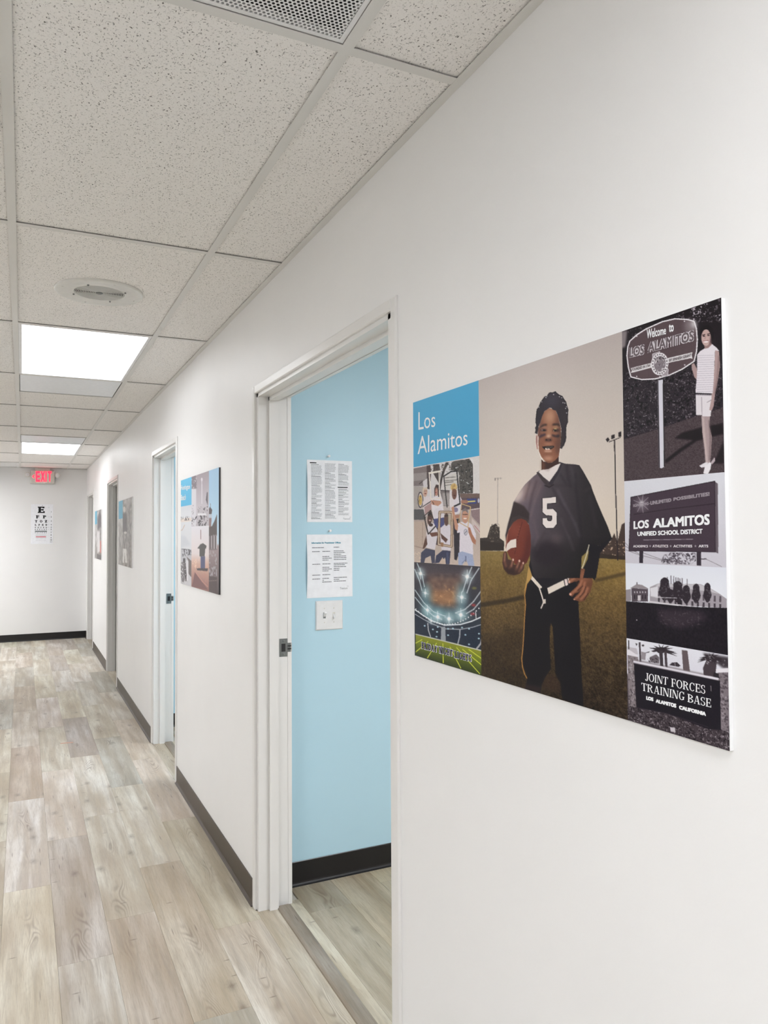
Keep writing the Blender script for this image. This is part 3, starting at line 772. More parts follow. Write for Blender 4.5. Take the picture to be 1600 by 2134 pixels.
# ---------------------------------------------------------------- a short thin orange strip on the planks
def on_floor(x, y, z=0.0):
    d = _ray(x, y); k = (z-CAMZ)/d.z; return (d.x*k, d.y*k, z)
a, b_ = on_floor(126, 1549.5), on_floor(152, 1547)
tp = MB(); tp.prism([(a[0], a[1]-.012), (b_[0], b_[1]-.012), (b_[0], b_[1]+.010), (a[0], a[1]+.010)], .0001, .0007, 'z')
tag(tp.build('orange_strip', plain('pale_orange', (.62, .34, .24), .5)), 'short faded orange strip lying on the floor planks', 'tape')

# ---------------------------------------------------------------- printed photo boards: flat prints coloured vertex by vertex
def print_mat():
    m, nt, b = new_mat('satin_photo_print')
    at = N(nt, 'ShaderNodeAttribute'); at.attribute_name = 'print'
    nt.links.new(at.outputs['Color'], b.inputs['Base Color'])
    b.inputs['Roughness'].default_value = .42; b.inputs['Specular IOR Level'].default_value = .14
    return m
MAT['print'] = print_mat()
prng = np.random.default_rng(5)

class Print:
    """a rectangle of the print (yl..yr along the wall, zt..zb up it) on a fine vertex grid; shapes are traced in photo pixels"""
    def __init__(s, X, yl, yr, zt, zb, nx, ny):
        s.X, s.yl, s.yr, s.zt, s.zb, s.nx, s.ny = X, yl, yr, zt, zb, nx, ny
        u = np.linspace(0, 1, nx)[None, :]; v = np.linspace(0, 1, ny)[:, None]
        s.Y = yl+(yr-yl)*u+0*v; s.Z = zt+(zb-zt)*v+0*u
        s.U = u+0*v; s.V = v+0*u
        P = np.stack([np.full_like(s.Y, X), s.Y, s.Z-CAMZ], -1)
        d = P @ np.array(FWD); s.PX = 800+FPX*(P @ np.array(RGT))/d; s.PY = 1067-FPX*(P @ np.array(UPV))/d
        s.img = np.full((ny, nx, 3), 128.0); s.T = (0, 0, 1); s.clip = None
    def zoom(s, ox, oy, k): s.T = (ox, oy, k)
    def tr(s, pts): ox, oy, k = s.T; return np.array([(ox+k*x, oy+k*y) for x, y in pts], float)
    def mask(s, poly, soft=0):
        x0, y0 = poly.min(0)-2-soft*2; x1, y1 = poly.max(0)+2+soft*2
        sel = (s.PX > x0) & (s.PX < x1) & (s.PY > y0) & (s.PY < y1)
        if not sel.any(): return None
        r = np.where(sel.any(1))[0]; c = np.where(sel.any(0))[0]
        sl = (slice(r[0], r[-1]+1), slice(c[0], c[-1]+1)); px, py = s.PX[sl], s.PY[sl]
        m = np.zeros(px.shape); offs = ((0, 0),) if soft > 2 else ((-.25, -.25), (.25, -.25), (-.25, .25), (.25, .25))
        n = len(poly)
        for ox, oy in offs:
            ins = np.zeros(px.shape, bool); X, Y = px+ox, py+oy
            for i in range(n):
                xa, ya = poly[i]; xb, yb = poly[(i+1) % n]
                if ya == yb: continue
                ins ^= ((ya > Y) != (yb > Y)) & (X < (xb-xa)*(Y-ya)/(yb-ya)+xa)
            m += ins
        m /= len(offs)
        if soft:
            k = max(1, int(round(soft)))
            for _ in range(2):
                for ax in (0, 1):
                    p = np.pad(m, [(k, k) if a == ax else (0, 0) for a in (0, 1)], mode='edge')
                    cs = np.cumsum(p, ax); z = np.zeros_like(np.take(cs, [0], ax)); cs = np.concatenate([z, cs], ax)
                    w = 2*k+1; L = m.shape[ax]
                    m = (np.take(cs, range(w, w+L), ax)-np.take(cs, range(0, L), ax))/w
        return sl, m
    def put(s, sl, m, c, alpha=1.0):
        if s.clip is not None: m = m*s.clip[sl]
        if callable(c): cc = c(s.PX[sl], s.PY[sl], s.U[sl], s.V[sl])
        else: cc = np.array(c, float)
        s.img[sl] += (cc-s.img[sl])*(m*alpha)[..., None]
    def within(s, pts):
        """keep the following strokes inside this outline (None: no limit)"""
        s.clip = None
        if pts is not None:
            sl, m = s.mask(s.tr(pts)); s.clip = np.zeros(s.PX.shape); s.clip[sl] = m
    def fill(s, pts, c, alpha=1.0, soft=0):
        r = s.mask(s.tr(pts), soft)
        if r: s.put(*r, c, alpha)
    def ell(s, cx, cy, rx, ry, c, alpha=1.0, soft=0, rot=0, n=22):
        cr, sr = math.cos(rot), math.sin(rot)
        s.fill([(cx+rx*math.cos(a)*cr-ry*math.sin(a)*sr, cy+rx*math.cos(a)*sr+ry*math.sin(a)*cr) for a in np.linspace(0, 2*PI, n, endpoint=False)], c, alpha, soft)
    def line(s, pts, w, c, alpha=1.0, soft=0):
        for (xa, ya), (xb, yb) in zip(pts[:-1], pts[1:]):
            dx, dy = xb-xa, yb-ya; L = math.hypot(dx, dy) or 1; ex, ey = dx/L*w*.3, dy/L*w*.3; px, py = -dy/L*w/2, dx/L*w/2
            s.fill([(xa-ex+px, ya-ey+py), (xb+ex+px, yb+ey+py), (xb+ex-px, yb+ey-py), (xa-ex-px, ya-ey-py)], c, alpha, soft)
    def rect(s, x0, y0, x1, y1, c, alpha=1.0, soft=0): s.fill(rq(x0, y0, x1, y1), c, alpha, soft)
    def all(s, fn): s.img[:] = fn(s.PX, s.PY, s.U, s.V)
    def grain(s, scale_u, scale_v):
        """smooth value noise in 0..1 over the whole print"""
        gx, gy = max(2, int(scale_u)), max(2, int(scale_v)); g = prng.random((gy+1, gx+1))
        x = s.U[0]*(gx-1e-6); y = s.V[:, 0]*(gy-1e-6); xi = x.astype(int); yi = y.astype(int); fx = (x-xi)[None, :]; fy = (y-yi)[:, None]
        a = g[yi][:, xi]; b = g[yi][:, xi+1]; c = g[yi+1][:, xi]; d = g[yi+1][:, xi+1]
        return (a*(1-fx)+b*fx)*(1-fy)+(c*(1-fx)+d*fx)*fy
    def speck(s, pts, c, dens=.15, alpha=1.0, scale=1.6, soft=0):
        """irregular flecks (leaves, gravel, people far off) inside a shape"""
        r = s.mask(s.tr(pts), soft)
        if not r: return
        sl, m = r
        g = s.grain(s.nx/scale, s.ny/scale)[sl]*.6+s.grain(s.nx/scale/2.3, s.ny/scale/2.3)[sl]*.4
        th = np.quantile(g, 1-dens); s.put(sl, m*np.clip((g-th)*9, 0, 1), c, alpha)
    def build(s, name, parent, gain=1.0, label=None):
        me = bpy.data.meshes.new(name); o = bpy.data.objects.new(name, me); col.objects.link(o)
        off = Vector((0, 0, 0)); p = parent
        while p is not None: off = off+p.location; p = p.parent
        n = s.nx*s.ny; co = np.empty((n, 3), np.float32)
        co[:, 0] = s.X-off.x; co[:, 1] = s.Y.ravel()-off.y; co[:, 2] = s.Z.ravel()-off.z
        i = np.arange(s.ny-1)[:, None]*s.nx+np.arange(s.nx-1)[None, :]
        q = np.stack([i, i+s.nx, i+s.nx+1, i+1], -1).reshape(-1, 4).astype(np.int32); nf = len(q)
        me.vertices.add(n); me.vertices.foreach_set('co', co.ravel())
        me.loops.add(nf*4); me.loops.foreach_set('vertex_index', q.ravel())
        me.polygons.add(nf); me.polygons.foreach_set('loop_start', np.arange(0, nf*4, 4, dtype=np.int32)); me.polygons.foreach_set('loop_total', np.full(nf, 4, np.int32))
        me.update(calc_edges=True)
        c = np.clip(s.img, 0, 255)/255; lin = np.where(c <= .04045, c/12.92, ((c+.055)/1.055)**2.4)*gain
        rgba = np.ones((n, 4), np.float32); rgba[:, :3] = np.clip(lin, 0, .92).reshape(-1, 3)
        ca = me.color_attributes.new('print', 'FLOAT_COLOR', 'POINT'); ca.data.foreach_set('color', rgba.ravel())
        me.materials.append(MAT['print']); o.parent = parent
        if label: o['label'] = label
        return o
def lerp3(a, b, t): return np.array(a, float)+(np.array(b, float)-np.array(a, float))*t[..., None]
def steps(v, stops):
    xs = [p for p, _ in stops]; return np.stack([np.interp(v, xs, [c[k] for _, c in stops]) for k in range(3)], -1)

BT = .0078; BK = (XW-BT)/(XW-.012)          # board thickness; positions below were measured 12 mm off the wall
def by(y): return y*BK
def bz_(z): return CAMZ+(z-CAMZ)*BK
def board(y_near, y_far, z0, z1, label, group, edge):
    X = XW-BT
    t = thing('photo_board', (XW, (y_near+y_far)/2, z0), label, 'photo board', group)
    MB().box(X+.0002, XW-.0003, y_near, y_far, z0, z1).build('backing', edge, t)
    return t, X-.0003

# ================================================================ the large board nearest the viewpoint
BY0, BY1, BZ0, BZ1 = by(.703), by(1.578), bz_(1.193), bz_(1.787)
YB1, YB2 = by(1.293), by(.8865); ZA, ZB_, ZC, ZD, ZE_ = bz_(1.634), bz_(1.411), bz_(1.556), bz_(1.431), bz_(1.317)
t1, PXX = board(BY0, BY1, BZ0, BZ1, 'large photo board with a young football player holding a ball', 'photo boards along the wall', MAT['board'])
def on_print(x, y):
    Y, Z = on_x(x, y, PXX-.0004); return (PXX-.0004, Y, Z)

# ---- title
p = Print(PXX, BY1, YB1, BZ1, ZA, 24, 24)
p.all(lambda x, y, u, v: lerp3((74, 164, 207), (66, 158, 202), v))
title = p.build('title_panel', t1, 1.12, 'sky blue panel with the town name in thin white letters')
MAT['title_white'] = plain('title_white_ink', (.88, .89, .9), .4, spec=.3)
def zl(x, y): return on_print(850+x*.18735, 790+y*.18735)
lay(font_shape('Los'), [(116, 368), (303, 366), (303, 530), (116, 568)], lambda x, y: zl(x, y), 'lettering', MAT['title_white'], title)
lay(font_shape('Alamitos'), [(108, 640), (662, 558), (662, 733), (108, 838)], lambda x, y: zl(x, y), 'lettering', MAT['title_white'], title)

# ---- people holding picture frames
p = Print(PXX, BY1, YB1, ZA, ZB_, 150, 225); p.zoom(850, 950, .11244)
p.all(lambda x, y, u, v: steps(v, [(0, (214, 210, 210)), (.35, (205, 200, 200)), (.55, (176, 160, 152)), (1, (196, 180, 168))]))
p.fill([(95, 235), (330, 190), (420, 180), (400, 560), (100, 560)], (122, 112, 112)); p.fill([(100, 330), (380, 300), (380, 430), (100, 470)], (150, 142, 140))
p.fill([(345, 180), (415, 170), (430, 330), (400, 620), (350, 610)], (74, 62, 62)); p.fill([(470, 160), (580, 150), (600, 330), (580, 520), (470, 330)], (70, 60, 58))
p.fill([(700, 120), (760, 120), (690, 260), (640, 420), (600, 640), (560, 640), (620, 330)], (62, 54, 52)); p.speck([(420, 170), (860, 100), (860, 300), (600, 300), (420, 300)], (88, 80, 74), .45)
tree = [(800, 140), (840, 100), (960, 80), (1140, 55), (1200, 120), (1230, 260), (1270, 460), (1280, 600), (1200, 690), (960, 700), (930, 300), (790, 260)]
p.fill(tree, (84, 80, 76)); p.speck(tree, (52, 50, 50), .4); p.speck(tree, (205, 205, 205), .05)
p.rect(1205, 40, 1330, 690, (216, 212, 210)); p.fill([(1140, 55), (1205, 40), (1215, 200), (1195, 140)], (222, 220, 220))
p.fill([(100, 560), (290, 570), (290, 960), (105, 990)], (168, 160, 156)); p.rect(105, 990, 330, 1185, (82, 82, 84))
p.ell(228, 815, 50, 150, (58, 50, 54)); p.ell(230, 815, 38, 128, (204, 198, 196)); p.ell(228, 820, 32, 100, (196, 164, 92)); p.speck([(200, 740), (255, 740), (255, 900), (200, 900)], (110, 90, 60), .3)
p.fill([(965, 700), (1335, 700), (1335, 975), (965, 1010)], (92, 78, 84)); p.fill([(965, 700), (1335, 698), (1335, 770), (965, 780)], (112, 92, 86))
p.fill([(1090, 795), (1270, 790), (1270, 885), (1090, 890)], (62, 72, 128)); p.line([(1095, 850), (1240, 840)], 22, (220, 205, 120)); p.ell(1307, 830, 16, 44, (190, 190, 214))
p.fill([(1160, 1000), (1335, 975), (1340, 1290), (1180, 1120)], (140, 120, 122)); p.line([(1150, 1000), (1335, 972)], 16, (216, 206, 202))
p.fill([(1180, 1150), (1340, 1330), (1345, 1470), (1180, 1260)], (202, 188, 184)); p.line([(1230, 1290), (1340, 1420)], 14, (176, 120, 122))
p.fill([(105, 1220), (310, 1215), (300, 1720), (120, 1720)], (186, 168, 154)); p.line([(270, 1240), (265, 1650)], 8, (150, 130, 120)); p.line([(120, 1670), (300, 1720)], 12, (150, 132, 122))
p.rect(600, 640, 780, 930, (120, 112, 112)); p.rect(640, 690, 770, 920, (160, 152, 150)); p.line([(610, 640), (775, 650)], 20, (74, 66, 66))
# reader board seen in a frame
p.fill([(680, 390), (940, 300), (950, 600), (690, 630)], (204, 200, 196)); 
for yy, w in ((400, 190), (455, 215), (490, 150), (540, 130)): p.line([(690, yy+8), (690+w, yy-10)], 15, (96, 90, 86), .8)
# standing, left: grey-haired woman
p.fill([(270, 860), (330, 760), (410, 740), (450, 860), (430, 1000), (320, 1130), (290, 1000)], (216, 206, 208)); p.fill([(300, 950), (430, 860), (440, 990), (320, 1110)], (170, 140, 138))
p.ell(315, 650, 45, 110, (196, 160, 142)); p.fill([(268, 640), (290, 570), (350, 560), (362, 640), (340, 620), (300, 620), (280, 720)], (206, 194, 176)); p.ell(322, 700, 20, 12, (120, 70, 64)); p.line([(292, 655), (350, 650)], 12, (120, 92, 84), .7)
p.fill([(275, 470), (355, 420), (362, 580), (285, 590)], (206, 202, 204))
p.line([(210, 520), (270, 470)], 14, (60, 54, 54)); p.line([(275, 940), (430, 840)], 16, (52, 46, 46))
# standing, dark-haired woman in a white frame
p.fill([(430, 800), (600, 690), (640, 830), (670, 1100), (650, 1180), (480, 1180), (440, 1000)], (220, 214, 218)); p.ell(570, 1080, 100, 110, (212, 206, 212)); p.fill([(470, 1170), (680, 1140), (670, 1320), (490, 1340)], (74, 78, 122))
p.ell(525, 650, 40, 95, (182, 136, 118)); p.fill([(490, 600), (520, 530), (570, 540), (580, 760), (555, 760), (550, 600), (510, 590), (500, 760), (488, 740)], (58, 44, 42)); p.line([(498, 610), (545, 610)], 10, (70, 48, 44)); p.ell(515, 680, 16, 9, (140, 66, 66))
p.line([(470, 830), (600, 850)], 22, (60, 52, 56), .8); p.fill([(420, 820), (600, 835), (625, 870), (560, 930), (440, 900)], (188, 140, 118)); p.line([(455, 850), (480, 900)], 12, (60, 46, 46))
p.line([(392, 310), (412, 600), (425, 800), (590, 790), (580, 560), (578, 290), (392, 315)], 20, (224, 216, 206)); p.line([(392, 320), (600, 285)], 34, (228, 222, 212))
# standing, blond-haired person in a dark frame
p.fill([(770, 840), (830, 700), (940, 700), (1000, 820), (980, 1060), (860, 1090), (790, 1000)], (216, 210, 216)); p.fill([(770, 640), (820, 660), (860, 940), (770, 940)], (218, 212, 214))
p.ell(858, 700, 46, 110, (112, 78, 66)); p.ell(850, 580, 62, 72, (206, 176, 116)); p.speck([(790, 510), (910, 510), (910, 650), (790, 650)], (168, 132, 80), .3); p.ell(858, 650, 40, 40, (120, 84, 70)); p.ell(862, 735, 22, 10, (70, 40, 40))
p.ell(880, 1000, 50, 45, (130, 122, 150)); p.line([(1000, 850), (1090, 850)], 60, (160, 116, 98)); p.fill([(860, 1100), (960, 1090), (950, 1150), (870, 1160)], (170, 124, 104))
p.line([(665, 385), (690, 640), (725, 950)], 20, (46, 42, 44)); p.line([(660, 380), (800, 290), (900, 285)], 24, (40, 38, 40)); p.line([(905, 280), (930, 560), (965, 885)], 24, (40, 36, 40)); p.line([(860, 935), (965, 885)], 32, (42, 38, 42))
# dark trousers behind, lower centre
p.fill([(840, 1180), (960, 1160), (960, 1760), (900, 1940), (860, 1920)], (46, 42, 50)); p.fill([(500, 1340), (590, 1330), (600, 1650), (500, 1650)], (72, 60, 66))
# seated left man with an angled frame
p.fill([(340, 1440), (380, 1230), (480, 1250), (560, 1400), (500, 1740), (340, 1700)], (214, 208, 214)); p.fill([(240, 1800), (330, 1710), (500, 1750), (500, 1990), (440, 1990), (420, 1850), (320, 1900), (300, 1990), (235, 1980)], (66, 68, 88))
p.ell(405, 1150, 45, 130, (84, 60, 54), rot=.1); p.fill([(360, 1090), (395, 1040), (430, 1060), (445, 1120), (420, 1090), (380, 1120)], (44, 36, 36)); p.ell(405, 1195, 22, 16, (180, 150, 140)); p.line([(380, 1105), (430, 1125)], 10, (52, 34, 32)); p.ell(425, 1280, 40, 30, (64, 46, 44))
p.fill([(390, 1430), (540, 1410), (560, 1480), (440, 1500)], (108, 72, 60)); p.fill([(340, 1480), (360, 1640), (300, 1720), (270, 1720), (310, 1560)], (92, 64, 54))
p.line([(300, 1120), (340, 1310), (375, 1450), (510, 1305)], 22, (52, 44, 46)); p.line([(300, 1115), (420, 1010), (470, 1180)], 18, (58, 50, 50))
# seated centre man inside a wooden frame
p.fill([(600, 1340), (690, 1260), (780, 1280), (800, 1400), (790, 1760), (620, 1740), (600, 1500)], (214, 208, 216)); p.ell(712, 1180, 44, 120, (96, 72, 64)); p.fill([(668, 1110), (690, 1085), (745, 1085), (745, 1120), (690, 1130)], (62, 50, 48)); p.rect(745, 1090, 795, 1270, (176, 164, 146))
p.fill([(600, 1430), (680, 1500), (740, 1550), (700, 1610), (620, 1530)], (92, 64, 58)); p.fill([(520, 1850), (640, 1750), (790, 1760), (770, 2010), (700, 2010), (690, 1880), (600, 1980), (500, 1990)], (58, 60, 84)); p.line([(730, 1800), (740, 1990)], 40, (84, 92, 122), .6)
p.line([(588, 1040), (575, 1340), (565, 1640), (805, 1680), (815, 1340), (820, 1045), (588, 1040)], 46, (120, 94, 74)); p.line([(588, 1040), (575, 1340), (565, 1640), (805, 1680), (815, 1340), (820, 1045), (588, 1040)], 20, (202, 184, 162)); p.fill([(600, 1600), (660, 1610), (650, 1690), (610, 1680)], (150, 112, 84))
# seated right man in a white shirt, arm raised with a thin frame
p.fill([(900, 1260), (1000, 1220), (1060, 1250), (1110, 1220), (1190, 1280), (1260, 1450), (1250, 1600), (1200, 1580), (1210, 1830), (950, 1800), (960, 1420), (910, 1430)], (218, 212, 220))
p.fill([(800, 960), (850, 930), (870, 1100), (930, 1290), (920, 1390), (870, 1360), (840, 1150)], (190, 142, 118)); p.fill([(1110, 1320), (1150, 1330), (1190, 1450), (1260, 1570), (1250, 1650), (1190, 1600), (1120, 1420)], (168, 116, 92))
p.ell(1060, 1120, 62, 130, (190, 144, 122)); p.fill([(1000, 1090), (1010, 1000), (1060, 960), (1110, 1010), (1110, 1070), (1070, 1020), (1020, 1030)], (120, 112, 112)); p.line([(1015, 1085), (1100, 1085)], 16, (60, 44, 44), .8); p.ell(1058, 1160, 32, 14, (232, 222, 214)); p.ell(1058, 1135, 18, 20, (206, 150, 126))
p.ell(1068, 1415, 36, 62, (120, 122, 140), .7); p.ell(1068, 1415, 26, 46, (216, 210, 216), .8); p.line([(1050, 1440), (1088, 1390)], 10, (60, 62, 84))
p.fill([(930, 1800), (1000, 1770), (1200, 1830), (1230, 2040), (1120, 2040), (1080, 1920), (1000, 2030), (930, 2020)], (158, 168, 196)); p.line([(1070, 1860), (1070, 1960)], 22, (84, 92, 124), .7); p.line([(1000, 1990), (1060, 1930)], 16, (100, 110, 140), .6)
p.line([(995, 890), (1160, 945), (1130, 1130), (1110, 1320)], 15, (206, 176, 126)); p.line([(995, 890), (965, 1080), (940, 1230), (1110, 1325)], 13, (190, 160, 116))
p.fill([(560, 2010), (640, 1880), (700, 1990), (640, 2014)], (196, 176, 160)); p.speck([(100, 1750), (240, 1760), (230, 1980), (110, 1970)], (214, 196, 178), .3)
p.img += (p.grain(150, 225)-.5)[..., None]*14
p.build('photo_print', t1, 1.06, 'colour photo of a group holding picture frames')

# ---- stadium
p = Print(PXX, BY1, YB1, ZB_, BZ0, 150, 225); p.zoom(850, 1170, .1265)
p.all(lambda x, y, u, v: lerp3((62, 58, 66), (44, 54, 66), v)); p.fill([(250, 40), (1000, 100), (900, 500), (820, 800), (400, 700), (300, 400)], (74, 66, 72), 1, 8)
p.fill([(320, 240), (900, 260), (860, 560), (760, 760), (560, 760), (340, 640)], (118, 92, 80), .9, 7); p.fill([(380, 480), (800, 470), (780, 700), (560, 730), (360, 640)], (164, 122, 88), .85, 5)
g1 = p.grain(22, 34); p.img += ((g1-.5)*34)[..., None]*np.array([1, .85, .7])*(((p.PX > 885) & (p.PX < 960) & (p.PY > 1195) & (p.PY < 1270))[..., None])
p.speck([(350, 380), (820, 430), (800, 740), (380, 680)], (196, 150, 106), .22, .6, 4, 3)
for cx_, cy_, rx, ry in ((300, 620, 90, 260), (880, 600, 90, 260), (660, 900, 380, 130), (400, 850, 200, 120)): p.ell(cx_, cy_, rx, ry, (120, 172, 182), .55, 7)
for pts in ([(115, 470), (260, 680), (420, 830), (620, 905)], [(115, 590), (240, 740), (420, 900), (560, 960)], [(110, 130), (190, 320), (230, 480)], [(150, 30), (230, 220), (270, 420)]): p.line(pts, 16, (190, 206, 212), .85)
for pts in ([(1215, 470), (1080, 660), (940, 790), (780, 850)], [(1215, 630), (1080, 790), (960, 860)], [(1170, 110), (1040, 310), (970, 520)], [(1050, 95), (970, 280), (900, 500)]): p.line(pts, 18, (196, 204, 210), .85)
p.fill([(115, 790), (400, 980), (620, 1060), (860, 1050), (1220, 910), (1235, 1460), (780, 1350), (540, 1300), (130, 1190)], (34, 44, 60)); p.fill([(115, 820), (400, 1000), (620, 1075), (860, 1065), (1220, 930), (1220, 1040), (860, 1130), (620, 1130), (380, 1040), (115, 880)], (46, 54, 66))
p.line([(115, 795), (250, 890), (400, 980), (600, 1050), (860, 1040), (1050, 985), (1220, 910)], 18, (226, 232, 238)); p.line([(115, 868), (250, 950), (400, 1030), (620, 1110), (860, 1120), (1060, 1085), (1225, 1035)], 12, (170, 176, 186))
for i in range(26):
    u_ = i/25; xx = 130+1080*u_; yy = 790+270*(1-(2*u_-.95)**2*1.05)-20; p.ell(xx, yy, 9, 11, (246, 246, 246))
for cx_, cy_, r in ((205, 200, 60), (975, 250, 70), (885, 590, 60), (285, 520, 44), (320, 800, 52), (490, 915, 60), (675, 945, 62), (870, 880, 66), (380, 980, 36)):
    p.ell(cx_, cy_, r*1.3, r*1.7, (206, 230, 236), .6, 5); p.ell(cx_, cy_, r*.45, r*.5, (252, 254, 255), 1, 1); p.line([(cx_, cy_-r*1.6), (cx_, cy_+r*1.6)], 8, (240, 248, 250), .7); p.line([(cx_-r*1.2, cy_-r*.4), (cx_+r*1.2, cy_+r*.4)], 7, (240, 248, 250), .6)
p.fill([(548, 1080), (612, 1075), (622, 1310), (540, 1300)], (150, 156, 164)); p.line([(325, 1020), (335, 1130), (370, 1240)], 16, (178, 182, 188)); p.line([(855, 1130), (850, 1240), (820, 1360)], 18, (168, 174, 182)); p.line([(1225, 1240), (1200, 1350), (1130, 1440)], 26, (170, 170, 176)); p.line([(1115, 830), (1122, 960)], 14, (206, 210, 214))
for cx_, cy_ in ((490, 1080), (660, 1110), (740, 1105), (890, 1090), (1005, 1110), (410, 1120), (478, 1160), (660, 1215), (470, 1240), (945, 1210), (1170, 1190), (1165, 1270), (1005, 1365), (275, 1060)): p.ell(cx_, cy_, 16, 12, (190, 220, 232), .9)
p.ell(1080, 720, 36, 22, (200, 70, 70), .7, 1); p.ell(1065, 865, 40, 20, (190, 60, 66), .7, 1); p.ell(1090, 440, 40, 20, (150, 150, 70), .6, 1)
p.fill([(125, 1200), (540, 1300), (780, 1350), (1240, 1470), (1250, 1900), (125, 1540)], lambda x, y, u, v: steps(v, [(.74, (150, 150, 44)), (.86, (112, 126, 36)), (1, (46, 56, 28))])); p.line([(125, 1198), (540, 1298), (1240, 1478)], 16, (196, 196, 186))
for a, b_ in (((330, 1320), (130, 1490)), ((470, 1345), (320, 1590)), ((575, 1355), (580, 1670)), ((690, 1410), (870, 1760)), ((800, 1420), (1180, 1850)), ((900, 1450), (1240, 1730)), ((1000, 1450), (1240, 1620)), ((230, 1290), (128, 1345))): p.line([a, b_], 13, (206, 212, 70))
p.img += (p.grain(150, 225)-.5)[..., None]*10
stad = p.build('photo_print', t1, 1.06, 'stadium night photo with floodlights over a green field')
MAT['navy'] = plain('navy_ink', (.022, .018, .075), .4, spec=.3)
def zf(x, y, k=0):
    q = on_print(850+x*.1265, 1170+y*.1265); return (q[0]-k, q[1], q[2])
for txt_, q in (('FRIDAY', [(226, 1328), (484, 1400), (478, 1500), (226, 1434)]), ('NIGHT', [(514, 1398), (738, 1460), (732, 1565), (516, 1508)]), ('LIGHTS', [(764, 1472), (1046, 1545), (1046, 1655), (766, 1585)])):
    lay(serif_shape(txt_, .30, .21, .08, .10), [(a-7+14*(i in (1, 2)), b_-7+14*(i > 1)) for i, (a, b_) in enumerate(q)], lambda x, y: zf(x, y), 'lettering', MAT['title_white'], stad)
    lay(serif_shape(txt_, .25, .17, .06, .13), q, lambda x, y: zf(x, y, .0003), 'lettering', MAT['navy'], stad)

# ---- the football player
p = Print(PXX, YB1, YB2, BZ1, BZ0, 310, 660)
p.all(lambda x, y, u, v: steps(v, [(0, (196, 186, 182)), (.12, (206, 197, 190)), (.4, (222, 210, 198)), (.62, (226, 212, 192)), (1, (226, 212, 192))])-(np.clip(u-.5, 0, 1)*26)[..., None]+(np.clip(.5-np.abs(u-.35), 0, 1)*8)[..., None])
n1 = p.grain(210, 440); n2 = p.grain(90, 150); n3 = p.grain(12, 26)
grass = lambda x, y, u, v: steps((y-1150-(x-1003)*.02)/340, [(0, (138, 116, 66)), (.12, (128, 104, 56)), (.3, (104, 82, 46)), (.55, (74, 58, 36)), (.8, (54, 42, 28)), (1, (42, 32, 24))])
p.zoom(0, 0, 1)
p.fill([(990, 1148), (1150, 1150), (1320, 1152), (1320, 1520), (990, 1430)], grass)
mgr = (p.PY > 1152)[..., None]; p.img += mgr*(((n1-.5)*46+(n2-.5)*26+(n3-.5)*22)*np.interp(p.PY, [1150, 1250, 1420], [.45, .8, 1]))[..., None]*np.array([1, .85, .6])
p.fill([(1000, 1256), (1060, 1247), (1098, 1238), (1098, 1248), (1050, 1258), (1000, 1266)], (44, 34, 22), .75, 1); p.fill([(1240, 1207), (1310, 1190), (1312, 1197), (1240, 1214)], (60, 46, 26), .7, 1)
p.fill([(1000, 1330), (1100, 1300), (1090, 1430), (1000, 1410)], (40, 30, 22), .35, 8)
# tree line
p.zoom(840, 1080, .4375)
p.fill([(360, 95), (400, 92), (415, 40), (440, 25), (458, 45), (460, 95), (480, 110), (480, 152), (360, 152)], (58, 50, 46)); p.speck([(410, 25), (465, 25), (465, 150), (410, 150)], (110, 100, 88), .2); p.fill([(360, 105), (480, 120), (480, 155), (360, 155)], (48, 40, 36))
p.fill([(945, 120), (985, 115), (1005, 70), (1020, 115), (1040, 30), (1056, 20), (1060, 195), (930, 180), (940, 150)], (66, 52, 46)); p.speck([(945, 110), (1060, 110), (1060, 190), (945, 190)], (176, 150, 130), .18); p.fill([(930, 168), (1060, 182), (1060, 198), (925, 190)], (52, 42, 34))
p.zoom(1030, 800, .18745)
p.line([(38, 1055), (34, 1590)], 9, (176, 164, 156), .8); p.rect(2, 1045, 16, 1075, (120, 110, 106), .7); p.rect(32, 1042, 46, 1068, (150, 140, 134), .7); p.rect(60, 1040, 74, 1062, (170, 160, 152), .7); p.line([(5, 1050), (85, 1048)], 6, (170, 160, 154), .7)
p.line([(1335, 625), (1348, 1200), (1372, 1960)], 13, (40, 32, 36)); p.line([(1275, 645), (1335, 622), (1400, 595)], 9, (40, 32, 36)); p.fill([(1236, 618), (1262, 592), (1282, 622), (1256, 650)], (38, 30, 34)); p.fill([(1298, 572), (1336, 560), (1338, 604), (1300, 616)], (38, 30, 34)); p.fill([(1376, 540), (1410, 528), (1410, 585), (1380, 590)], (38, 30, 34)); p.rect(1325, 680, 1338, 712, (50, 42, 44))
# trousers and waist
p.zoom(1000, 1150, .19688)
p.fill([(520, 140), (560, 250), (500, 345), (474, 450), (470, 400), (492, 300), (505, 200)], (184, 146, 82)); p.fill([(520, 0), (530, 80), (520, 150), (548, 255), (560, 200), (540, 0)], (150, 120, 70), .6)
PANT = (17, 15, 21)
p.fill([(545, 280), (500, 340), (480, 430), (486, 560), (470, 700), (462, 900), (456, 1050), (450, 1180), (470, 1250), (500, 1330), (490, 1400), (478, 1450), (640, 1500), (655, 1410), (690, 1330), (752, 1240), (738, 1000), (742, 800), (752, 755), (768, 800), (778, 960), (788, 1120), (798, 1290), (850, 1390), (862, 1500), (870, 1560), (1095, 1640), (1090, 1500), (1075, 1300), (1062, 1000), (1055, 800), (1042, 540), (1060, 300), (1000, 200), (700, 330)], PANT)
p.fill([(690, 1330), (770, 1290), (840, 1380), (850, 1500), (650, 1440)], (62, 44, 36), .55, 2); p.fill([(480, 1400), (650, 1430), (640, 1500), (470, 1450)], (48, 34, 36), .6, 2)
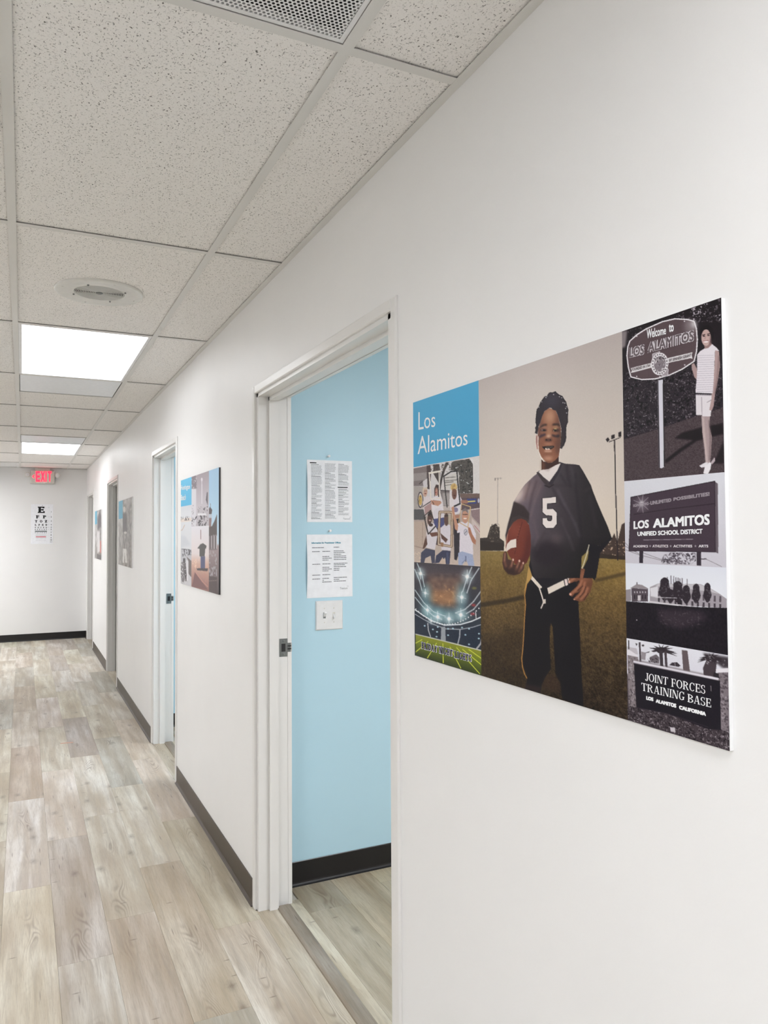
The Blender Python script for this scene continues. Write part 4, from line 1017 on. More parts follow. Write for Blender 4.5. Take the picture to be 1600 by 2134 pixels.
p.line([(492, 345), (472, 460), (482, 560), (472, 700), (462, 900), (452, 1040), (441, 1130), (450, 1220), (470, 1290), (496, 1338)], 9, (188, 134, 70), .9)
p.fill([(525, -80), (530, 80), (518, 150), (552, 255), (655, 385), (715, 385), (890, 300), (1010, 215), (1065, 170), (1070, -80)], (25, 21, 28))
p.ell(950, 55, 70, 90, (52, 42, 46), .8, 3); p.ell(945, 55, 16, 28, (196, 190, 140), .9, 1); p.ell(910, 5, 14, 16, (196, 188, 150), .8, 1)
p.fill([(552, 255), (656, 372), (650, 384), (628, 390), (540, 290)], (226, 214, 202)); p.fill([(712, 384), (884, 300), (897, 360), (726, 447)], (226, 214, 202)); p.fill([(892, 294), (918, 284), (932, 348), (906, 362)], (230, 214, 210)); p.fill([(922, 268), (1004, 214), (1014, 228), (960, 330), (936, 330)], (222, 210, 200))
p.line([(630, 390), (650, 450), (670, 520)], 13, (226, 216, 206)); p.fill([(664, 505), (695, 500), (696, 545), (664, 552)], (216, 204, 194)); p.line([(668, 545), (646, 598)], 12, (226, 216, 206))
# right arm sleeve and the hand on the hip
p.fill([(1120, -60), (1280, -60), (1262, 60), (1245, 180), (1215, 305), (1180, 268), (1100, 180), (1062, 160), (1095, 110)], (20, 17, 24)); p.line([(1132, -30), (1122, 60), (1090, 140), (1068, 165)], 9, (206, 200, 172), .9)
hand = [(1050, 190), (1075, 172), (1120, 190), (1185, 275), (1192, 325), (1168, 425), (1102, 522), (1052, 527), (1000, 508), (992, 490), (1020, 468), (966, 472), (944, 450), (958, 428), (1030, 360), (1010, 312), (952, 332), (934, 308), (950, 270), (1005, 225)]
p.fill(hand, (104, 64, 46)); p.within(hand); p.ell(1100, 255, 60, 60, (140, 90, 66), .9, 3)
p.fill([(1020, 470), (1050, 440), (1068, 400), (1040, 430), (1000, 440), (980, 470)], (24, 17, 19)); p.fill([(1010, 320), (1050, 300), (1060, 330), (1030, 365), (990, 380)], (30, 20, 20))
for pts, w in (([(950, 315), (1000, 275), (1040, 250)], 40), ([(958, 448), (1010, 410), (1060, 350), (1080, 300)], 36), ([(1012, 492), (1062, 450), (1095, 390), (1110, 320)], 34), ([(1065, 505), (1115, 450), (1140, 380)], 32)):
    p.line(pts, w, (134, 84, 60), .95, 1); p.line(pts, w*.35, (186, 128, 98), .7, 1)
for pts in ([(1020, 400), (1075, 350)], [(1040, 470), (1085, 420), (1105, 360)], [(1085, 500), (1130, 430)]): p.line([(a+14, b_+10) for a, b_ in pts], 9, (58, 34, 28), .8)
p.within(None); p.ell(944, 318, 10, 15, (216, 170, 150)); p.ell(956, 450, 12, 14, (212, 160, 138)); p.ell(998, 503, 10, 8, (190, 138, 116))
# jersey
p.zoom(1030, 800, .18745)
jersey = [(735, 872), (790, 887), (900, 895), (945, 905), (992, 980), (1075, 1130), (1090, 1180), (1140, 1310), (1200, 1450), (1262, 1590), (1300, 1700), (1240, 1760), (1170, 1800), (1060, 1782), (1030, 1850), (990, 1950), (960, 2060), (950, 2160), (440, 2160), (400, 1960), (395, 1800), (375, 1500), (270, 1460), (190, 1490), (135, 1680), (122, 1690), (160, 1530), (215, 1312), (280, 1200), (340, 1118), (430, 1032), (490, 985), (610, 1086)]
def jcol(x, y, u, v):
    kx = (x-1030)/.18745; ky = (y-800)/.18745
    a = np.interp(kx, [130, 240, 380, 560, 700, 900, 1000, 1300], [92, 104, 100, 78, 66, 50, 38, 30])*np.interp(ky, [900, 1300, 1700, 1850, 2150], [1, 1, .92, .62, .46])
    return np.stack([a*1.0, a*.88, a*.98], -1)
p.fill(jersey, jcol); p.within(jersey)
p.ell(300, 1180, 80, 130, (186, 164, 158), .75, 9, .6); p.ell(262, 1250, 42, 90, (226, 208, 200), .85, 6, .55); p.ell(430, 1160, 80, 170, (126, 106, 108), .45, 8, .5)
p.fill([(215, 1312), (160, 1530), (122, 1690), (200, 1540), (270, 1490), (370, 1500), (350, 1420), (280, 1380)], (52, 40, 42), .85, 3); p.fill([(215, 1320), (300, 1340), (330, 1420), (240, 1460), (190, 1440)], (108, 84, 80), .5, 4)
p.ell(600, 1890, 170, 130, (34, 26, 34), .9, 6); p.ell(690, 1720, 60, 60, (112, 92, 96), .4, 6)
for pts, w, c, al in (([(700, 1180), (780, 1340), (900, 1560), (950, 1700)], 22, (98, 88, 100), .5), ([(640, 1150), (740, 1330), (840, 1480)], 16, (40, 34, 42), .6), ([(800, 900), (820, 1050), (850, 1150)], 20, (34, 28, 36), .7), ([(850, 920), (900, 1100)], 14, (90, 80, 90), .5), ([(730, 1000), (800, 1120)], 14, (30, 26, 34), .7),
        ([(470, 1080), (420, 1230), (380, 1420)], 16, (58, 46, 50), .6), ([(520, 1120), (450, 1300), (400, 1480)], 16, (134, 112, 114), .5), ([(400, 1080), (340, 1280)], 14, (70, 54, 56), .6), ([(360, 1140), (320, 1300)], 16, (150, 126, 122), .5), ([(560, 1650), (500, 1760), (470, 1850)], 24, (60, 50, 56), .6), ([(740, 1500), (830, 1700), (880, 1850)], 20, (96, 84, 92), .45), ([(780, 1560), (880, 1760)], 14, (40, 34, 40), .6),
        ([(900, 1000), (910, 1200), (950, 1500), (975, 1900)], 18, (24, 20, 27), .7), ([(1075, 1150), (1000, 1200)], 10, (76, 68, 74), .6), ([(1060, 1250), (1130, 1600)], 26, (52, 46, 54), .5), ([(640, 1130), (860, 1130)], 8, (34, 28, 34), .7), ([(430, 1500), (480, 1700), (440, 1800)], 18, (104, 88, 94), .5), ([(1000, 1760), (1240, 1740)], 10, (20, 18, 24), .7)): p.line(pts, w, c, al, 2)
p.within(None)
p.fill([(1040, 1770), (1170, 1800), (1300, 1700), (1310, 1720), (1175, 1880), (1130, 2160), (985, 2160), (1020, 2000)], (20, 17, 24)); p.fill([(970, 1920), (1050, 1850), (1035, 1950), (990, 2040), (965, 2050)], (140, 122, 70)); p.line([(1052, 1790), (1030, 1880), (1000, 1980), (975, 2050)], 10, (214, 206, 180), .9)
p.line([(490, 985), (545, 1065), (605, 1135), (640, 1100)], 40, (60, 50, 54)); p.line([(738, 885), (700, 980), (625, 1110)], 40, (48, 42, 50)); p.line([(560, 1130), (610, 1150), (660, 1120)], 12, (34, 28, 32))
# neck, undershirt
p.zoom(1100, 800, .08905)
p.fill([(310, 1770), (390, 1820), (560, 1840), (720, 1680), (722, 1830), (770, 1870), (600, 2000), (480, 2040), (312, 2020)], (62, 38, 33)); p.fill([(310, 1790), (400, 1850), (400, 2020), (312, 2010)], (104, 62, 46), .8, 2); p.line([(306, 1790), (308, 2000)], 10, (236, 226, 214))
p.zoom(1030, 800, .18745)
p.fill([(490, 978), (530, 955), (600, 950), (680, 905), (736, 882), (702, 960), (612, 1086), (545, 1035)], (228, 218, 214)); p.fill([(540, 955), (600, 950), (640, 930), (600, 975)], (190, 174, 170), .7, 1)
# head
p.zoom(1100, 800, .08905)
p.fill([(180, 1220), (208, 1188), (240, 1260), (240, 1535), (205, 1525), (186, 1400)], (184, 140, 130)); p.line([(195, 1230), (200, 1400)], 12, (120, 84, 78), .7)
face = [(232, 1080), (290, 900), (340, 720), (390, 640), (490, 565), (640, 610), (705, 760), (745, 930), (772, 1050), (772, 1200), (762, 1400), (748, 1520), (722, 1690), (640, 1785), (545, 1842), (470, 1852), (390, 1802), (310, 1702), (255, 1580), (240, 1400), (230, 1200)]
p.fill(face, (142, 92, 68)); p.within(face)
p.ell(510, 760, 105, 170, (198, 152, 124), .9, 6); p.fill([(660, 600), (780, 1000), (770, 1500), (700, 1720), (640, 1500), (690, 1200), (680, 900)], (76, 50, 46), .75, 4); p.fill([(230, 1100), (300, 860), (320, 900), (280, 1060), (270, 1400), (245, 1420)], (74, 54, 60), .7, 3)
p.ell(490, 1120, 40, 160, (190, 144, 114), .8, 4); p.ell(355, 1010, 80, 26, (168, 126, 108), .8, 2); p.ell(650, 1015, 70, 30, (188, 146, 108), .8, 2)
p.fill([(262, 1040), (300, 985), (350, 945), (435, 935), (445, 975), (370, 985), (310, 1020)], (52, 36, 32), .95, 1); p.fill([(560, 965), (590, 930), (700, 925), (752, 965), (745, 1000), (680, 965), (600, 975)], (46, 32, 30), .95, 1)
p.ell(362, 1085, 78, 32, (66, 44, 44), .95, 1); p.ell(380, 1088, 34, 20, (20, 14, 16)); p.ell(330, 1080, 16, 12, (150, 130, 120), .8); p.line([(300, 1120), (420, 1125)], 12, (176, 132, 112), .7, 1)
p.ell(655, 1088, 84, 36, (58, 40, 36), .95, 1); p.ell(630, 1090, 34, 24, (22, 16, 14)); p.ell(640, 1052, 34, 14, (186, 164, 112), .9); p.ell(602, 1100, 12, 14, (206, 184, 150), .8); p.line([(590, 1140), (700, 1150)], 14, (182, 134, 110), .7, 1)
p.fill([(258, 1235), (300, 1185), (400, 1158), (424, 1195), (350, 1235), (275, 1268)], (62, 44, 54), .95, 1); p.fill([(552, 1178), (650, 1205), (722, 1186), (748, 1228), (706, 1256), (600, 1240), (560, 1215)], (44, 34, 40), .95, 1)
p.ell(480, 1228, 44, 34, (228, 192, 170), .9, 2); p.ell(480, 1315, 88, 40, (74, 46, 42), .95, 2); p.ell(540, 1280, 26, 30, (120, 78, 62), .8, 1); p.ell(430, 1310, 22, 18, (38, 24, 24)); p.ell(525, 1312, 20, 16, (38, 24, 24))
p.ell(475, 1402, 90, 26, (186, 132, 106), .8, 2); p.line([(340, 1300), (310, 1420)], 22, (96, 58, 48), .6, 2); p.line([(620, 1290), (650, 1420)], 22, (92, 56, 48), .6, 2); p.ell(310, 1340, 36, 60, (156, 102, 78), .6, 3)
p.fill([(328, 1465), (400, 1458), (480, 1452), (605, 1446), (616, 1478), (560, 1522), (470, 1540), (388, 1532), (348, 1502)], (40, 28, 27)); p.fill([(400, 1475), (590, 1465), (570, 1492), (440, 1500)], (92, 82, 74), .8); p.fill([(400, 1515), (420, 1500), (445, 1520), (470, 1508), (510, 1518), (520, 1536), (410, 1540)], (238, 220, 206))
p.ell(470, 1575, 92, 30, (206, 160, 138), .95, 1); p.ell(470, 1650, 110, 28, (120, 78, 60), .7, 3); p.ell(470, 1742, 105, 48, (202, 152, 126), .9, 3); p.fill([(380, 1800), (550, 1835), (640, 1785), (560, 1880), (440, 1870)], (96, 60, 46), .8, 2)
p.within(None)
hair = [(170, 1150), (186, 1080), (178, 1030), (204, 970), (184, 900), (190, 780), (206, 650), (214, 600), (252, 550), (280, 480), (300, 430), (350, 360), (390, 305), (450, 285), (490, 222), (520, 205), (580, 210), (640, 180), (672, 218), (720, 258), (800, 292), (832, 350), (882, 420), (912, 530), (934, 600), (930, 700), (922, 800), (928, 890), (890, 980), (888, 1060), (880, 1160), (888, 1250), (872, 1340), (830, 1450), (790, 1525), (752, 1505), (770, 1300), (782, 1060), (745, 900), (700, 740), (650, 625), (580, 605), (545, 560), (490, 562), (430, 610), (385, 640), (330, 760), (290, 900), (250, 1000), (236, 1080), (218, 1180)]
p.fill(hair, (44, 38, 46)); p.within(hair); p.ell(560, 400, 170, 150, (64, 60, 74), .7, 7); p.ell(830, 760, 60, 220, (50, 42, 46), .8, 4)
p.within(None)
for (xa, ya), (xb, yb) in zip(hair[:33], hair[1:34]): p.line([(xa, ya), (xb, yb)], 20, (16, 12, 16), .9)
for cx_, cy_ in ((320, 420), (255, 545), (440, 285), (600, 250), (735, 300), (790, 325), (820, 440), (862, 450), (900, 535), (880, 575), (905, 680), (420, 320)): p.ell(cx_, cy_, 13, 13, (206, 200, 206), .85)
p.fill([(778, 1080), (820, 1180), (800, 1450), (765, 1480), (770, 1250)], (66, 52, 46), .8, 2); p.line([(238, 1230), (234, 1400), (246, 1570), (300, 1715), (372, 1818)], 13, (246, 236, 226)); p.line([(752, 1520), (735, 1640), (724, 1820)], 9, (236, 226, 218), .8)
p.line([(178, 1200), (172, 1330), (190, 1500)], 8, (236, 226, 216), .8)
# the ball and the hand under it
p.zoom(1030, 800, .18745)
p.fill([(216, 1310), (190, 1430), (150, 1560), (122, 1690), (132, 1750), (180, 1640), (240, 1560), (300, 1510), (380, 1560), (390, 1440), (330, 1360), (270, 1330)], (50, 39, 41), .95, 1)
ball = [(300, 1497), (350, 1518), (385, 1570), (403, 1680), (406, 1800), (396, 1900), (362, 1985), (300, 2035), (230, 2005), (160, 1905), (125, 1822), (130, 1722), (160, 1622), (210, 1540), (258, 1505)]
p.fill(ball, (116, 52, 40)); p.within(ball); p.fill([(385, 1570), (403, 1680), (406, 1800), (396, 1900), (362, 1985), (300, 2035), (250, 2015), (330, 1900), (360, 1700)], (74, 30, 27), .8, 5); p.ell(225, 1620, 60, 80, (142, 70, 54), .6, 7); p.line([(310, 1535), (262, 1700), (225, 1890)], 7, (82, 34, 28)); p.line([(134, 1780), (150, 1640), (200, 1548)], 8, (206, 160, 140), .7)
for k in range(9): p.line([(292-k*7, 1590+k*32), (270-k*7, 1584+k*32)], 4, (150, 84, 66), .8)
p.fill([(128, 1836), (140, 1782), (180, 1738), (242, 1722), (242, 1816), (185, 1826), (148, 1852), (130, 1880)], (234, 222, 212))
p.within(None)
p.fill([(98, 1885), (122, 1858), (140, 1880), (150, 1950), (192, 1962), (204, 1942), (222, 1952), (214, 2010), (246, 2012), (272, 1958), (292, 1968), (282, 2030), (298, 2032), (316, 1984), (336, 1996), (326, 2060), (282, 2112), (220, 2128), (150, 2112), (104, 2060), (88, 1990)], (70, 44, 38))
for pts in ([(206, 1960), (186, 2030), (160, 2060)], [(276, 1976), (250, 2040), (230, 2090)], [(318, 2000), (296, 2050), (270, 2090)], [(118, 1880), (112, 1970), (130, 2030)]): p.line(pts, 24, (110, 70, 56), .95, 1); p.line(pts[:2], 9, (186, 136, 114), .8, 1)
p.ell(208, 1955, 10, 13, (224, 184, 166)); p.ell(278, 1968, 10, 13, (224, 184, 166)); p.ell(320, 1992, 9, 12, (214, 172, 154)); p.fill([(150, 2040), (220, 2060), (280, 2090), (220, 2128), (150, 2112), (110, 2062)], (46, 30, 27), .75, 3)
# numeral
five = [(536, 1272), (684, 1258), (682, 1322), (585, 1330), (583, 1394), (652, 1390), (692, 1432), (692, 1558), (656, 1600), (575, 1603), (538, 1560), (536, 1495), (584, 1494), (586, 1514), (606, 1528), (630, 1526), (642, 1506), (642, 1468), (628, 1462), (576, 1462), (536, 1426)]
p.line(five+[five[0]], 14, (26, 22, 26)); p.fill(five, (232, 222, 218))
p.img += (p.grain(310, 660)-.5)[..., None]*5
p.build('photo_print', t1, 1.0, 'portrait of the young football player on a dusky field')

# ---- welcome sign photo
p = Print(PXX, YB2, BY0, BZ1, ZC, 205, 330); p.zoom(1290, 610, .18745)
p.all(lambda x, y, u, v: steps(v, [(0, (30, 24, 28)), (.6, (38, 32, 38)), (1, (40, 34, 38))]))
hed = [(0, 880), (400, 900), (880, 700), (1160, 800), (1160, 1300), (700, 1430), (420, 1520), (30, 1620)]
p.fill(hed, (42, 36, 42)); p.speck(hed, (104, 94, 102), .22, .8, 1.7); p.speck(hed, (172, 162, 170), .05, .8, 1.6); p.speck(hed, (16, 12, 16), .25, .8, 3)
top = [(80, 560), (100, 430), (480, 300), (960, 120), (1130, 60), (1130, 330), (860, 330), (620, 280), (130, 500)]
p.speck(top, (112, 104, 112), .22, .8, 1.7); p.speck([(800, 180), (980, 90), (960, 260), (830, 330)], (206, 196, 206), .3, .9, 2); p.speck([(1040, 260), (1130, 240), (1130, 310), (1040, 310)], (200, 192, 200), .25, .9, 2); p.fill([(20, 430), (90, 420), (70, 600), (30, 620)], (150, 140, 142), .9, 2)
p.fill([(20, 1640), (420, 1520), (700, 1425), (1170, 1270), (1180, 2120), (20, 2120)], (74, 62, 66)); gr = (p.PY > 884-(p.PX-1294)*.34)[..., None]; p.img += gr*((p.grain(180, 290)-.5)*34)[..., None]
p.fill([(610, 1620), (700, 1555), (900, 1500), (1150, 1450), (1160, 1570), (1010, 1610), (860, 1650), (700, 1760), (520, 1900), (510, 1860), (660, 1740), (820, 1640)], (26, 20, 24), .95, 1); p.fill([(1060, 1870), (1160, 1650), (1160, 1900), (1040, 1900)], (28, 22, 26), .9, 1)
# standing woman in sleeveless white top and shorts
p.fill([(915, 1370), (1010, 1370), (1000, 1480), (1030, 1600), (1020, 1780), (1010, 1900), (960, 1900), (950, 1740), (925, 1560)], (172, 152, 152)); p.line([(930, 1390), (945, 1600), (975, 1880)], 20, (204, 186, 184), .8, 1); p.line([(1000, 1420), (1015, 1620), (1005, 1860)], 16, (110, 94, 96), .8, 1)
p.fill([(890, 1925), (960, 1885), (990, 1890), (950, 1940), (915, 1945)], (230, 226, 230)); p.fill([(935, 2010), (955, 1920), (1005, 1885), (1024, 1895), (1015, 1960), (985, 2018)], (236, 232, 236)); p.fill([(1015, 1890), (1060, 1830), (1066, 1870), (1030, 1910)], (190, 176, 180))
p.fill([(850, 1130), (1040, 1135), (1030, 1250), (1015, 1375), (930, 1375), (915, 1360), (855, 1360)], (226, 220, 224)); p.line([(915, 1160), (920, 1355)], 8, (170, 160, 168)); p.line([(1030, 1190), (975, 1220)], 8, (160, 150, 156)); p.line([(850, 1135), (1040, 1140)], 9, (140, 130, 140))
p.fill([(805, 800), (830, 780), (865, 850), (865, 970), (835, 940), (812, 860)], (176, 150, 148)); p.fill([(1065, 620), (1110, 660), (1120, 820), (1095, 980), (1065, 1120), (1050, 1260), (1030, 1310), (1000, 1305), (1025, 1180), (1040, 980), (1060, 800)], (178, 152, 150)); p.line([(1110, 700), (1090, 950), (1060, 1120)], 12, (120, 98, 100), .8, 1)
p.fill([(940, 625), (985, 600), (1030, 570), (1080, 610), (1115, 650), (1065, 640), (1050, 980), (1038, 1120), (848, 1112), (865, 900), (868, 690), (900, 650)], (230, 224, 230))
for k in range(17): p.line([(862, 700+k*25), (1050, 695+k*25)], 5, (176, 168, 180), .8)
p.fill([(940, 560), (1010, 540), (1030, 575), (990, 615), (950, 622)], (150, 122, 120)); p.ell(965, 500, 52, 92, (196, 168, 162)); p.fill([(1010, 440), (1030, 560), (1000, 580), (1010, 500)], (110, 84, 86), .8, 1)
p.fill([(905, 480), (895, 420), (930, 370), (985, 360), (1040, 390), (1055, 480), (1035, 560), (1018, 450), (985, 405), (940, 410), (918, 450)], (26, 20, 24)); p.line([(925, 470), (955, 465)], 10, (60, 40, 44)); p.line([(980, 460), (1010, 455)], 10, (60, 40, 44)); p.ell(940, 483, 14, 7, (40, 26, 30)); p.ell(992, 475, 14, 7, (40, 26, 30)); p.ell(962, 545, 28, 11, (240, 230, 230)); p.line([(935, 538), (990, 530)], 5, (120, 50, 60)); p.line([(958, 480), (952, 515)], 9, (160, 128, 124), .8)
# the sign
sg = [(118, 538), (200, 465), (300, 402), (480, 322), (620, 290), (760, 298), (832, 318), (858, 400), (868, 520), (860, 650), (832, 762), (700, 850), (560, 915), (400, 958), (250, 966), (130, 936), (102, 830), (86, 700), (96, 600)]
p.fill([(a+8, b_+12) for a, b_ in sg], (20, 16, 20)); p.fill(sg, (90, 74, 78)); p.ell(790, 380, 60, 90, (150, 140, 144), .7, 5, -.4); p.ell(830, 350, 26, 44, (230, 226, 230), .8, 3, -.4); p.line(sg+[sg[0]], 13, (236, 232, 236))
p.fill([(372, 680), (450, 655), (455, 760), (545, 850), (540, 925), (475, 925), (440, 850), (370, 800)], (164, 154, 160)); p.line([(372, 680), (450, 655), (455, 760), (545, 850), (540, 925), (475, 925), (440, 850), (370, 800), (372, 680)], 6, (216, 210, 216))
p.fill([(128, 838), (360, 780), (362, 832), (150, 888), (130, 892), (140, 868)], (232, 228, 230)); p.fill([(540, 728), (815, 662), (805, 690), (815, 735), (790, 728), (545, 780)], (232, 228, 230))
p.ell(450, 792, 96, 126, (232, 228, 232), rot=.1); p.ell(452, 792, 66, 88, (132, 122, 128), rot=.1); p.speck([(395, 710), (510, 710), (510, 880), (395, 880)], (214, 208, 212), .3, .9, 2); p.speck([(395, 710), (510, 710), (510, 880), (395, 880)], (52, 44, 48), .25, .9, 2)
for k in range(20):
    an = 2*PI*k/20; p.ell(452+80*math.cos(an), 792+106*math.sin(an), 7, 9, (84, 74, 78))
for x_, y_ in ((195, 485), (725, 318), (195, 930), (728, 803), (452, 934)): p.ell(x_, y_, 7, 7, (230, 224, 228))
p.fill([(424, 978), (486, 964), (500, 1936), (470, 1953), (440, 1942)], (216, 214, 224)); p.fill([(424, 978), (436, 975), (452, 1945), (440, 1942)], (40, 34, 40)); p.line([(490, 1000), (502, 1930)], 12, (30, 24, 28))
p.img += (p.grain(205, 330)-.5)[..., None]*6
wel = p.build('photo_print', t1, .93, 'black and white photo of a woman beside an oval welcome sign')
MAT['sign_pale'] = plain('pale_sign_ink', (.66, .62, .65), .4, spec=.3); MAT['sign_dark'] = plain('sign_dark_ink', (.13, .10, .11), .4, spec=.3)
def zw(x, y, k=0):
    q = on_print(1290+x*.18745, 610+y*.18745); return (q[0]-k, q[1], q[2])
lay(bold_shape('Welcome', 0.026), [(306, 408), (520, 370), (520, 462), (306, 512)], zw, 'lettering', MAT['title_white'], wel)
lay(bold_shape('to', 0.044), [(552, 352), (606, 345), (606, 430), (552, 440)], zw, 'lettering', MAT['title_white'], wel)
for txt_, q in (('LOS', [(114, 612), (282, 570), (278, 688), (112, 728)]), ('ALAMITOS', [(318, 552), (832, 412), (832, 538), (314, 672)])):
    lay(bold_shape(txt_, 0.121), q, zw, 'lettering', MAT['sign_pale'], wel); lay(bold_shape(txt_, 0.026), [(a+3-6*(i in (1, 2)), b_+4-8*(i > 1)) for i, (a, b_) in enumerate(q)], lambda x, y: zw(x, y, .0003), 'lettering', MAT['sign_dark'], wel)
lay(bold_shape('FOUNDED IN 1764', 0.022), [(142, 840), (345, 790), (345, 822), (142, 872)], zw, 'lettering', MAT['sign_dark'], wel)
lay(bold_shape('BY SPANISH GRANT', 0.022), [(556, 735), (802, 674), (802, 712), (556, 768)], zw, 'lettering', MAT['sign_dark'], wel)

# ---- school district sign photo
p = Print(PXX, YB2, BY0, ZC, ZD, 205, 180); p.zoom(1290, 980, .1875)
p.all(lambda x, y, u, v: lerp3((220, 221, 228), (206, 203, 212), v))
for pts in ([(60, 840), (220, 930)], [(60, 880), (220, 940), (460, 1000)], [(270, 920), (520, 1010)], [(960, 985), (1140, 1072)], [(60, 800), (110, 850)]): p.line(pts, 7, (130, 122, 130), .8)
tr_ = [(465, 1000), (500, 940), (560, 915), (850, 915), (850, 1010), (790, 1050), (470, 1040)]; p.speck(tr_, (110, 102, 112), .65, .9, 2); p.speck(tr_, (52, 44, 54), .3, .9, 2)
p.fill([(225, 900), (268, 900), (264, 1032), (222, 1032)], (52, 44, 54)); p.fill([(860, 905), (910, 905), (910, 1062), (860, 1058)], (52, 44, 54)); p.line([(908, 988), (965, 985)], 12, (70, 62, 70))
p.fill([(1060, 122), (1096, 150), (1102, 926), (1066, 910)], (104, 94, 102)); p.fill([(130, 300), (1062, 122), (1068, 908), (108, 896)], (68, 55, 66)); p.line([(130, 300), (1062, 122)], 9, (36, 28, 36)); p.line([(1062, 122), (1068, 908), (108, 896), (130, 300)], 8, (44, 35, 43)); p.line([(165, 490), (560, 430), (1055, 372)], 12, (48, 38, 47))
p.ell(250, 375, 60, 70, (150, 140, 150), .7, 6); p.ell(250, 370, 22, 26, (238, 234, 238), .95, 2)
for an in range(0, 360, 40): p.line([(250, 370), (250+95*math.cos(math.radians(an)), 370+105*math.sin(math.radians(an)))], 7, (196, 188, 196), .55)
p.line([(270, 775), (820, 766)], 7, (150, 140, 148)); p.img += (p.grain(205, 180)-.5)[..., None]*5
sch = p.build('photo_print', t1, .93, 'photo of a dark school district sign on two posts')
def zs(x, y): return on_print(1290+x*.1875, 980+y*.1875)
MAT['sign_mid'] = plain('mid_sign_ink', (.30, .26, .29), .4, spec=.3)
lay(bold_shape('IGNITING', 0.055, 1.05), [(156, 378), (326, 352), (326, 386), (156, 410)], zs, 'lettering', MAT['sign_mid'], sch)
lay(bold_shape('UNLIMITED', 0.077, 1.05), [(346, 344), (580, 310), (580, 350), (346, 388)], zs, 'lettering', MAT['sign_mid'], sch)
lay(bold_shape('POSSIBILITIES!', 0.077, 1.05), [(602, 304), (1004, 240), (1004, 284), (602, 342)], zs, 'lettering', MAT['sign_mid'], sch)
lay(bold_shape('LOS', 0.044), [(160, 566), (330, 548), (330, 640), (160, 656)], zs, 'lettering', MAT['title_white'], sch)
lay(bold_shape('ALAMITOS', 0.044), [(376, 540), (1006, 484), (1006, 606), (376, 642)], zs, 'lettering', MAT['title_white'], sch)
lay(bold_shape('UNIFIED SCHOOL DISTRICT', 0.048), [(202, 684), (926, 650), (926, 704), (202, 732)], zs, 'lettering', MAT['title_white'], sch)
for txt_, a, b_ in (('ACADEMICS', 156, 320), ('ATHLETICS', 370, 545), ('ACTIVITIES', 602, 812), ('ARTS', 882, 990)):
    lay(bold_shape(txt_, 0.044), rq(a, 828+(0 if a > 300 else 3), b_, 858), zs, 'lettering', MAT['sign_pale'], sch)
for cx_ in (344, 572, 847):
    mb = MB(); pts = [zs(cx_+(14 if k % 2 == 0 else 6)*math.sin(k*PI/5), 843-(17 if k % 2 == 0 else 7)*math.cos(k*PI/5)) for k in range(10)]
    mb.add(pts+[zs(cx_, 843)], [(k, (k+1) % 10, 10) for k in range(10)]); mb.build('star', MAT['sign_mid'], sch)

# ---- old factory photo
p = Print(PXX, YB2, BY0, ZD, ZE_, 205, 165); p.zoom(1290, 980, .1875)
p.all(lambda x, y, u, v: lerp3((226, 229, 238), (236, 238, 244), v*2.2))
p.fill([(70, 1330), (130, 1320), (135, 1450), (75, 1460)], (150, 142, 148)); p.fill([(135, 1310), (320, 1320), (320, 1460), (140, 1460)], (84, 74, 82)); p.fill([(122, 1310), (195, 1265), (255, 1275), (330, 1318)], (150, 142, 146)); p.rect(192, 1245, 202, 1270, (80, 70, 76))
for k in range(5): p.rect(165+k*30, 1345, 177+k*30, 1365, (180, 174, 180)); p.rect(165+k*30, 1385, 177+k*30, 1430, (40, 34, 42))
p.rect(205, 1390, 240, 1450, (206, 200, 204))
p.fill([(340, 1300), (430, 1260), (900, 1265), (1010, 1310), (1110, 1370), (1195, 1430), (1195, 1530), (640, 1500), (340, 1460)], (164, 157, 164)); p.fill([(400, 1290), (440, 1255), (900, 1270), (1020, 1320), (1110, 1375), (1000, 1350), (640, 1300)], (198, 194, 200)); p.fill([(345, 1310), (430, 1290), (430, 1420), (350, 1400)], (222, 220, 226))
for k in range(12): p.rect(430+k*62, 1345+k*5, 452+k*62, 1400+k*6, (92, 84, 92)); p.rect(430+k*62, 1420+k*6, 452+k*62, 1480+k*5, (70, 62, 70))
for x_, y_ in ((575, 1170), (606, 1175), (630, 1190), (655, 1192), (675, 1202), (700, 1198), (755, 1208), (535, 1185)): p.rect(x_-5, y_, x_+5, y_+95, (116, 108, 116))
for cx_, cy_, rx, ry in ((505, 1320, 62, 130), (650, 1350, 62, 120), (745, 1380, 48, 105), (855, 1370, 46, 110), (980, 1360, 42, 110), (570, 1400, 40, 80)):
    q = [(cx_+rx*math.cos(a)*(1+.15*math.sin(5*a)), cy_+ry*math.sin(a)) for a in np.linspace(0, 2*PI, 26, endpoint=False)]; p.fill(q, (46, 38, 46)); p.speck(q, (92, 84, 92), .2, .8, 1.6)
p.fill([(690, 1440), (700, 1500), (650, 1500), (640, 1440)], (40, 33, 40)); p.fill([(330, 1450), (640, 1490), (900, 1520), (1150, 1530), (640, 1505), (330, 1475)], (214, 210, 214)); p.line([(360, 1400), (480, 1415), (640, 1420)], 6, (200, 196, 200))
p.fill([(70, 1455), (340, 1475), (640, 1505), (900, 1522), (1200, 1530), (1220, 2060), (70, 1910)], (26, 21, 29)); gz = (p.PY > 1256+(p.PX-1304)*.055)[..., None]; p.img += gz*((p.grain(120, 60)-.5)*16)[..., None]
p.fill([(430, 1540), (900, 1570), (1000, 1640), (800, 1720), (660, 1760), (460, 1680)], (66, 55, 64), .65, 6); p.speck([(430, 1560), (900, 1580), (900, 1740), (460, 1720)], (96, 84, 92), .2, .6, 2, 2); p.ell(195, 1665, 7, 5, (190, 184, 190))
p.build('photo_print', t1, .93, 'old photo of a brick plant with trees and a dark field')

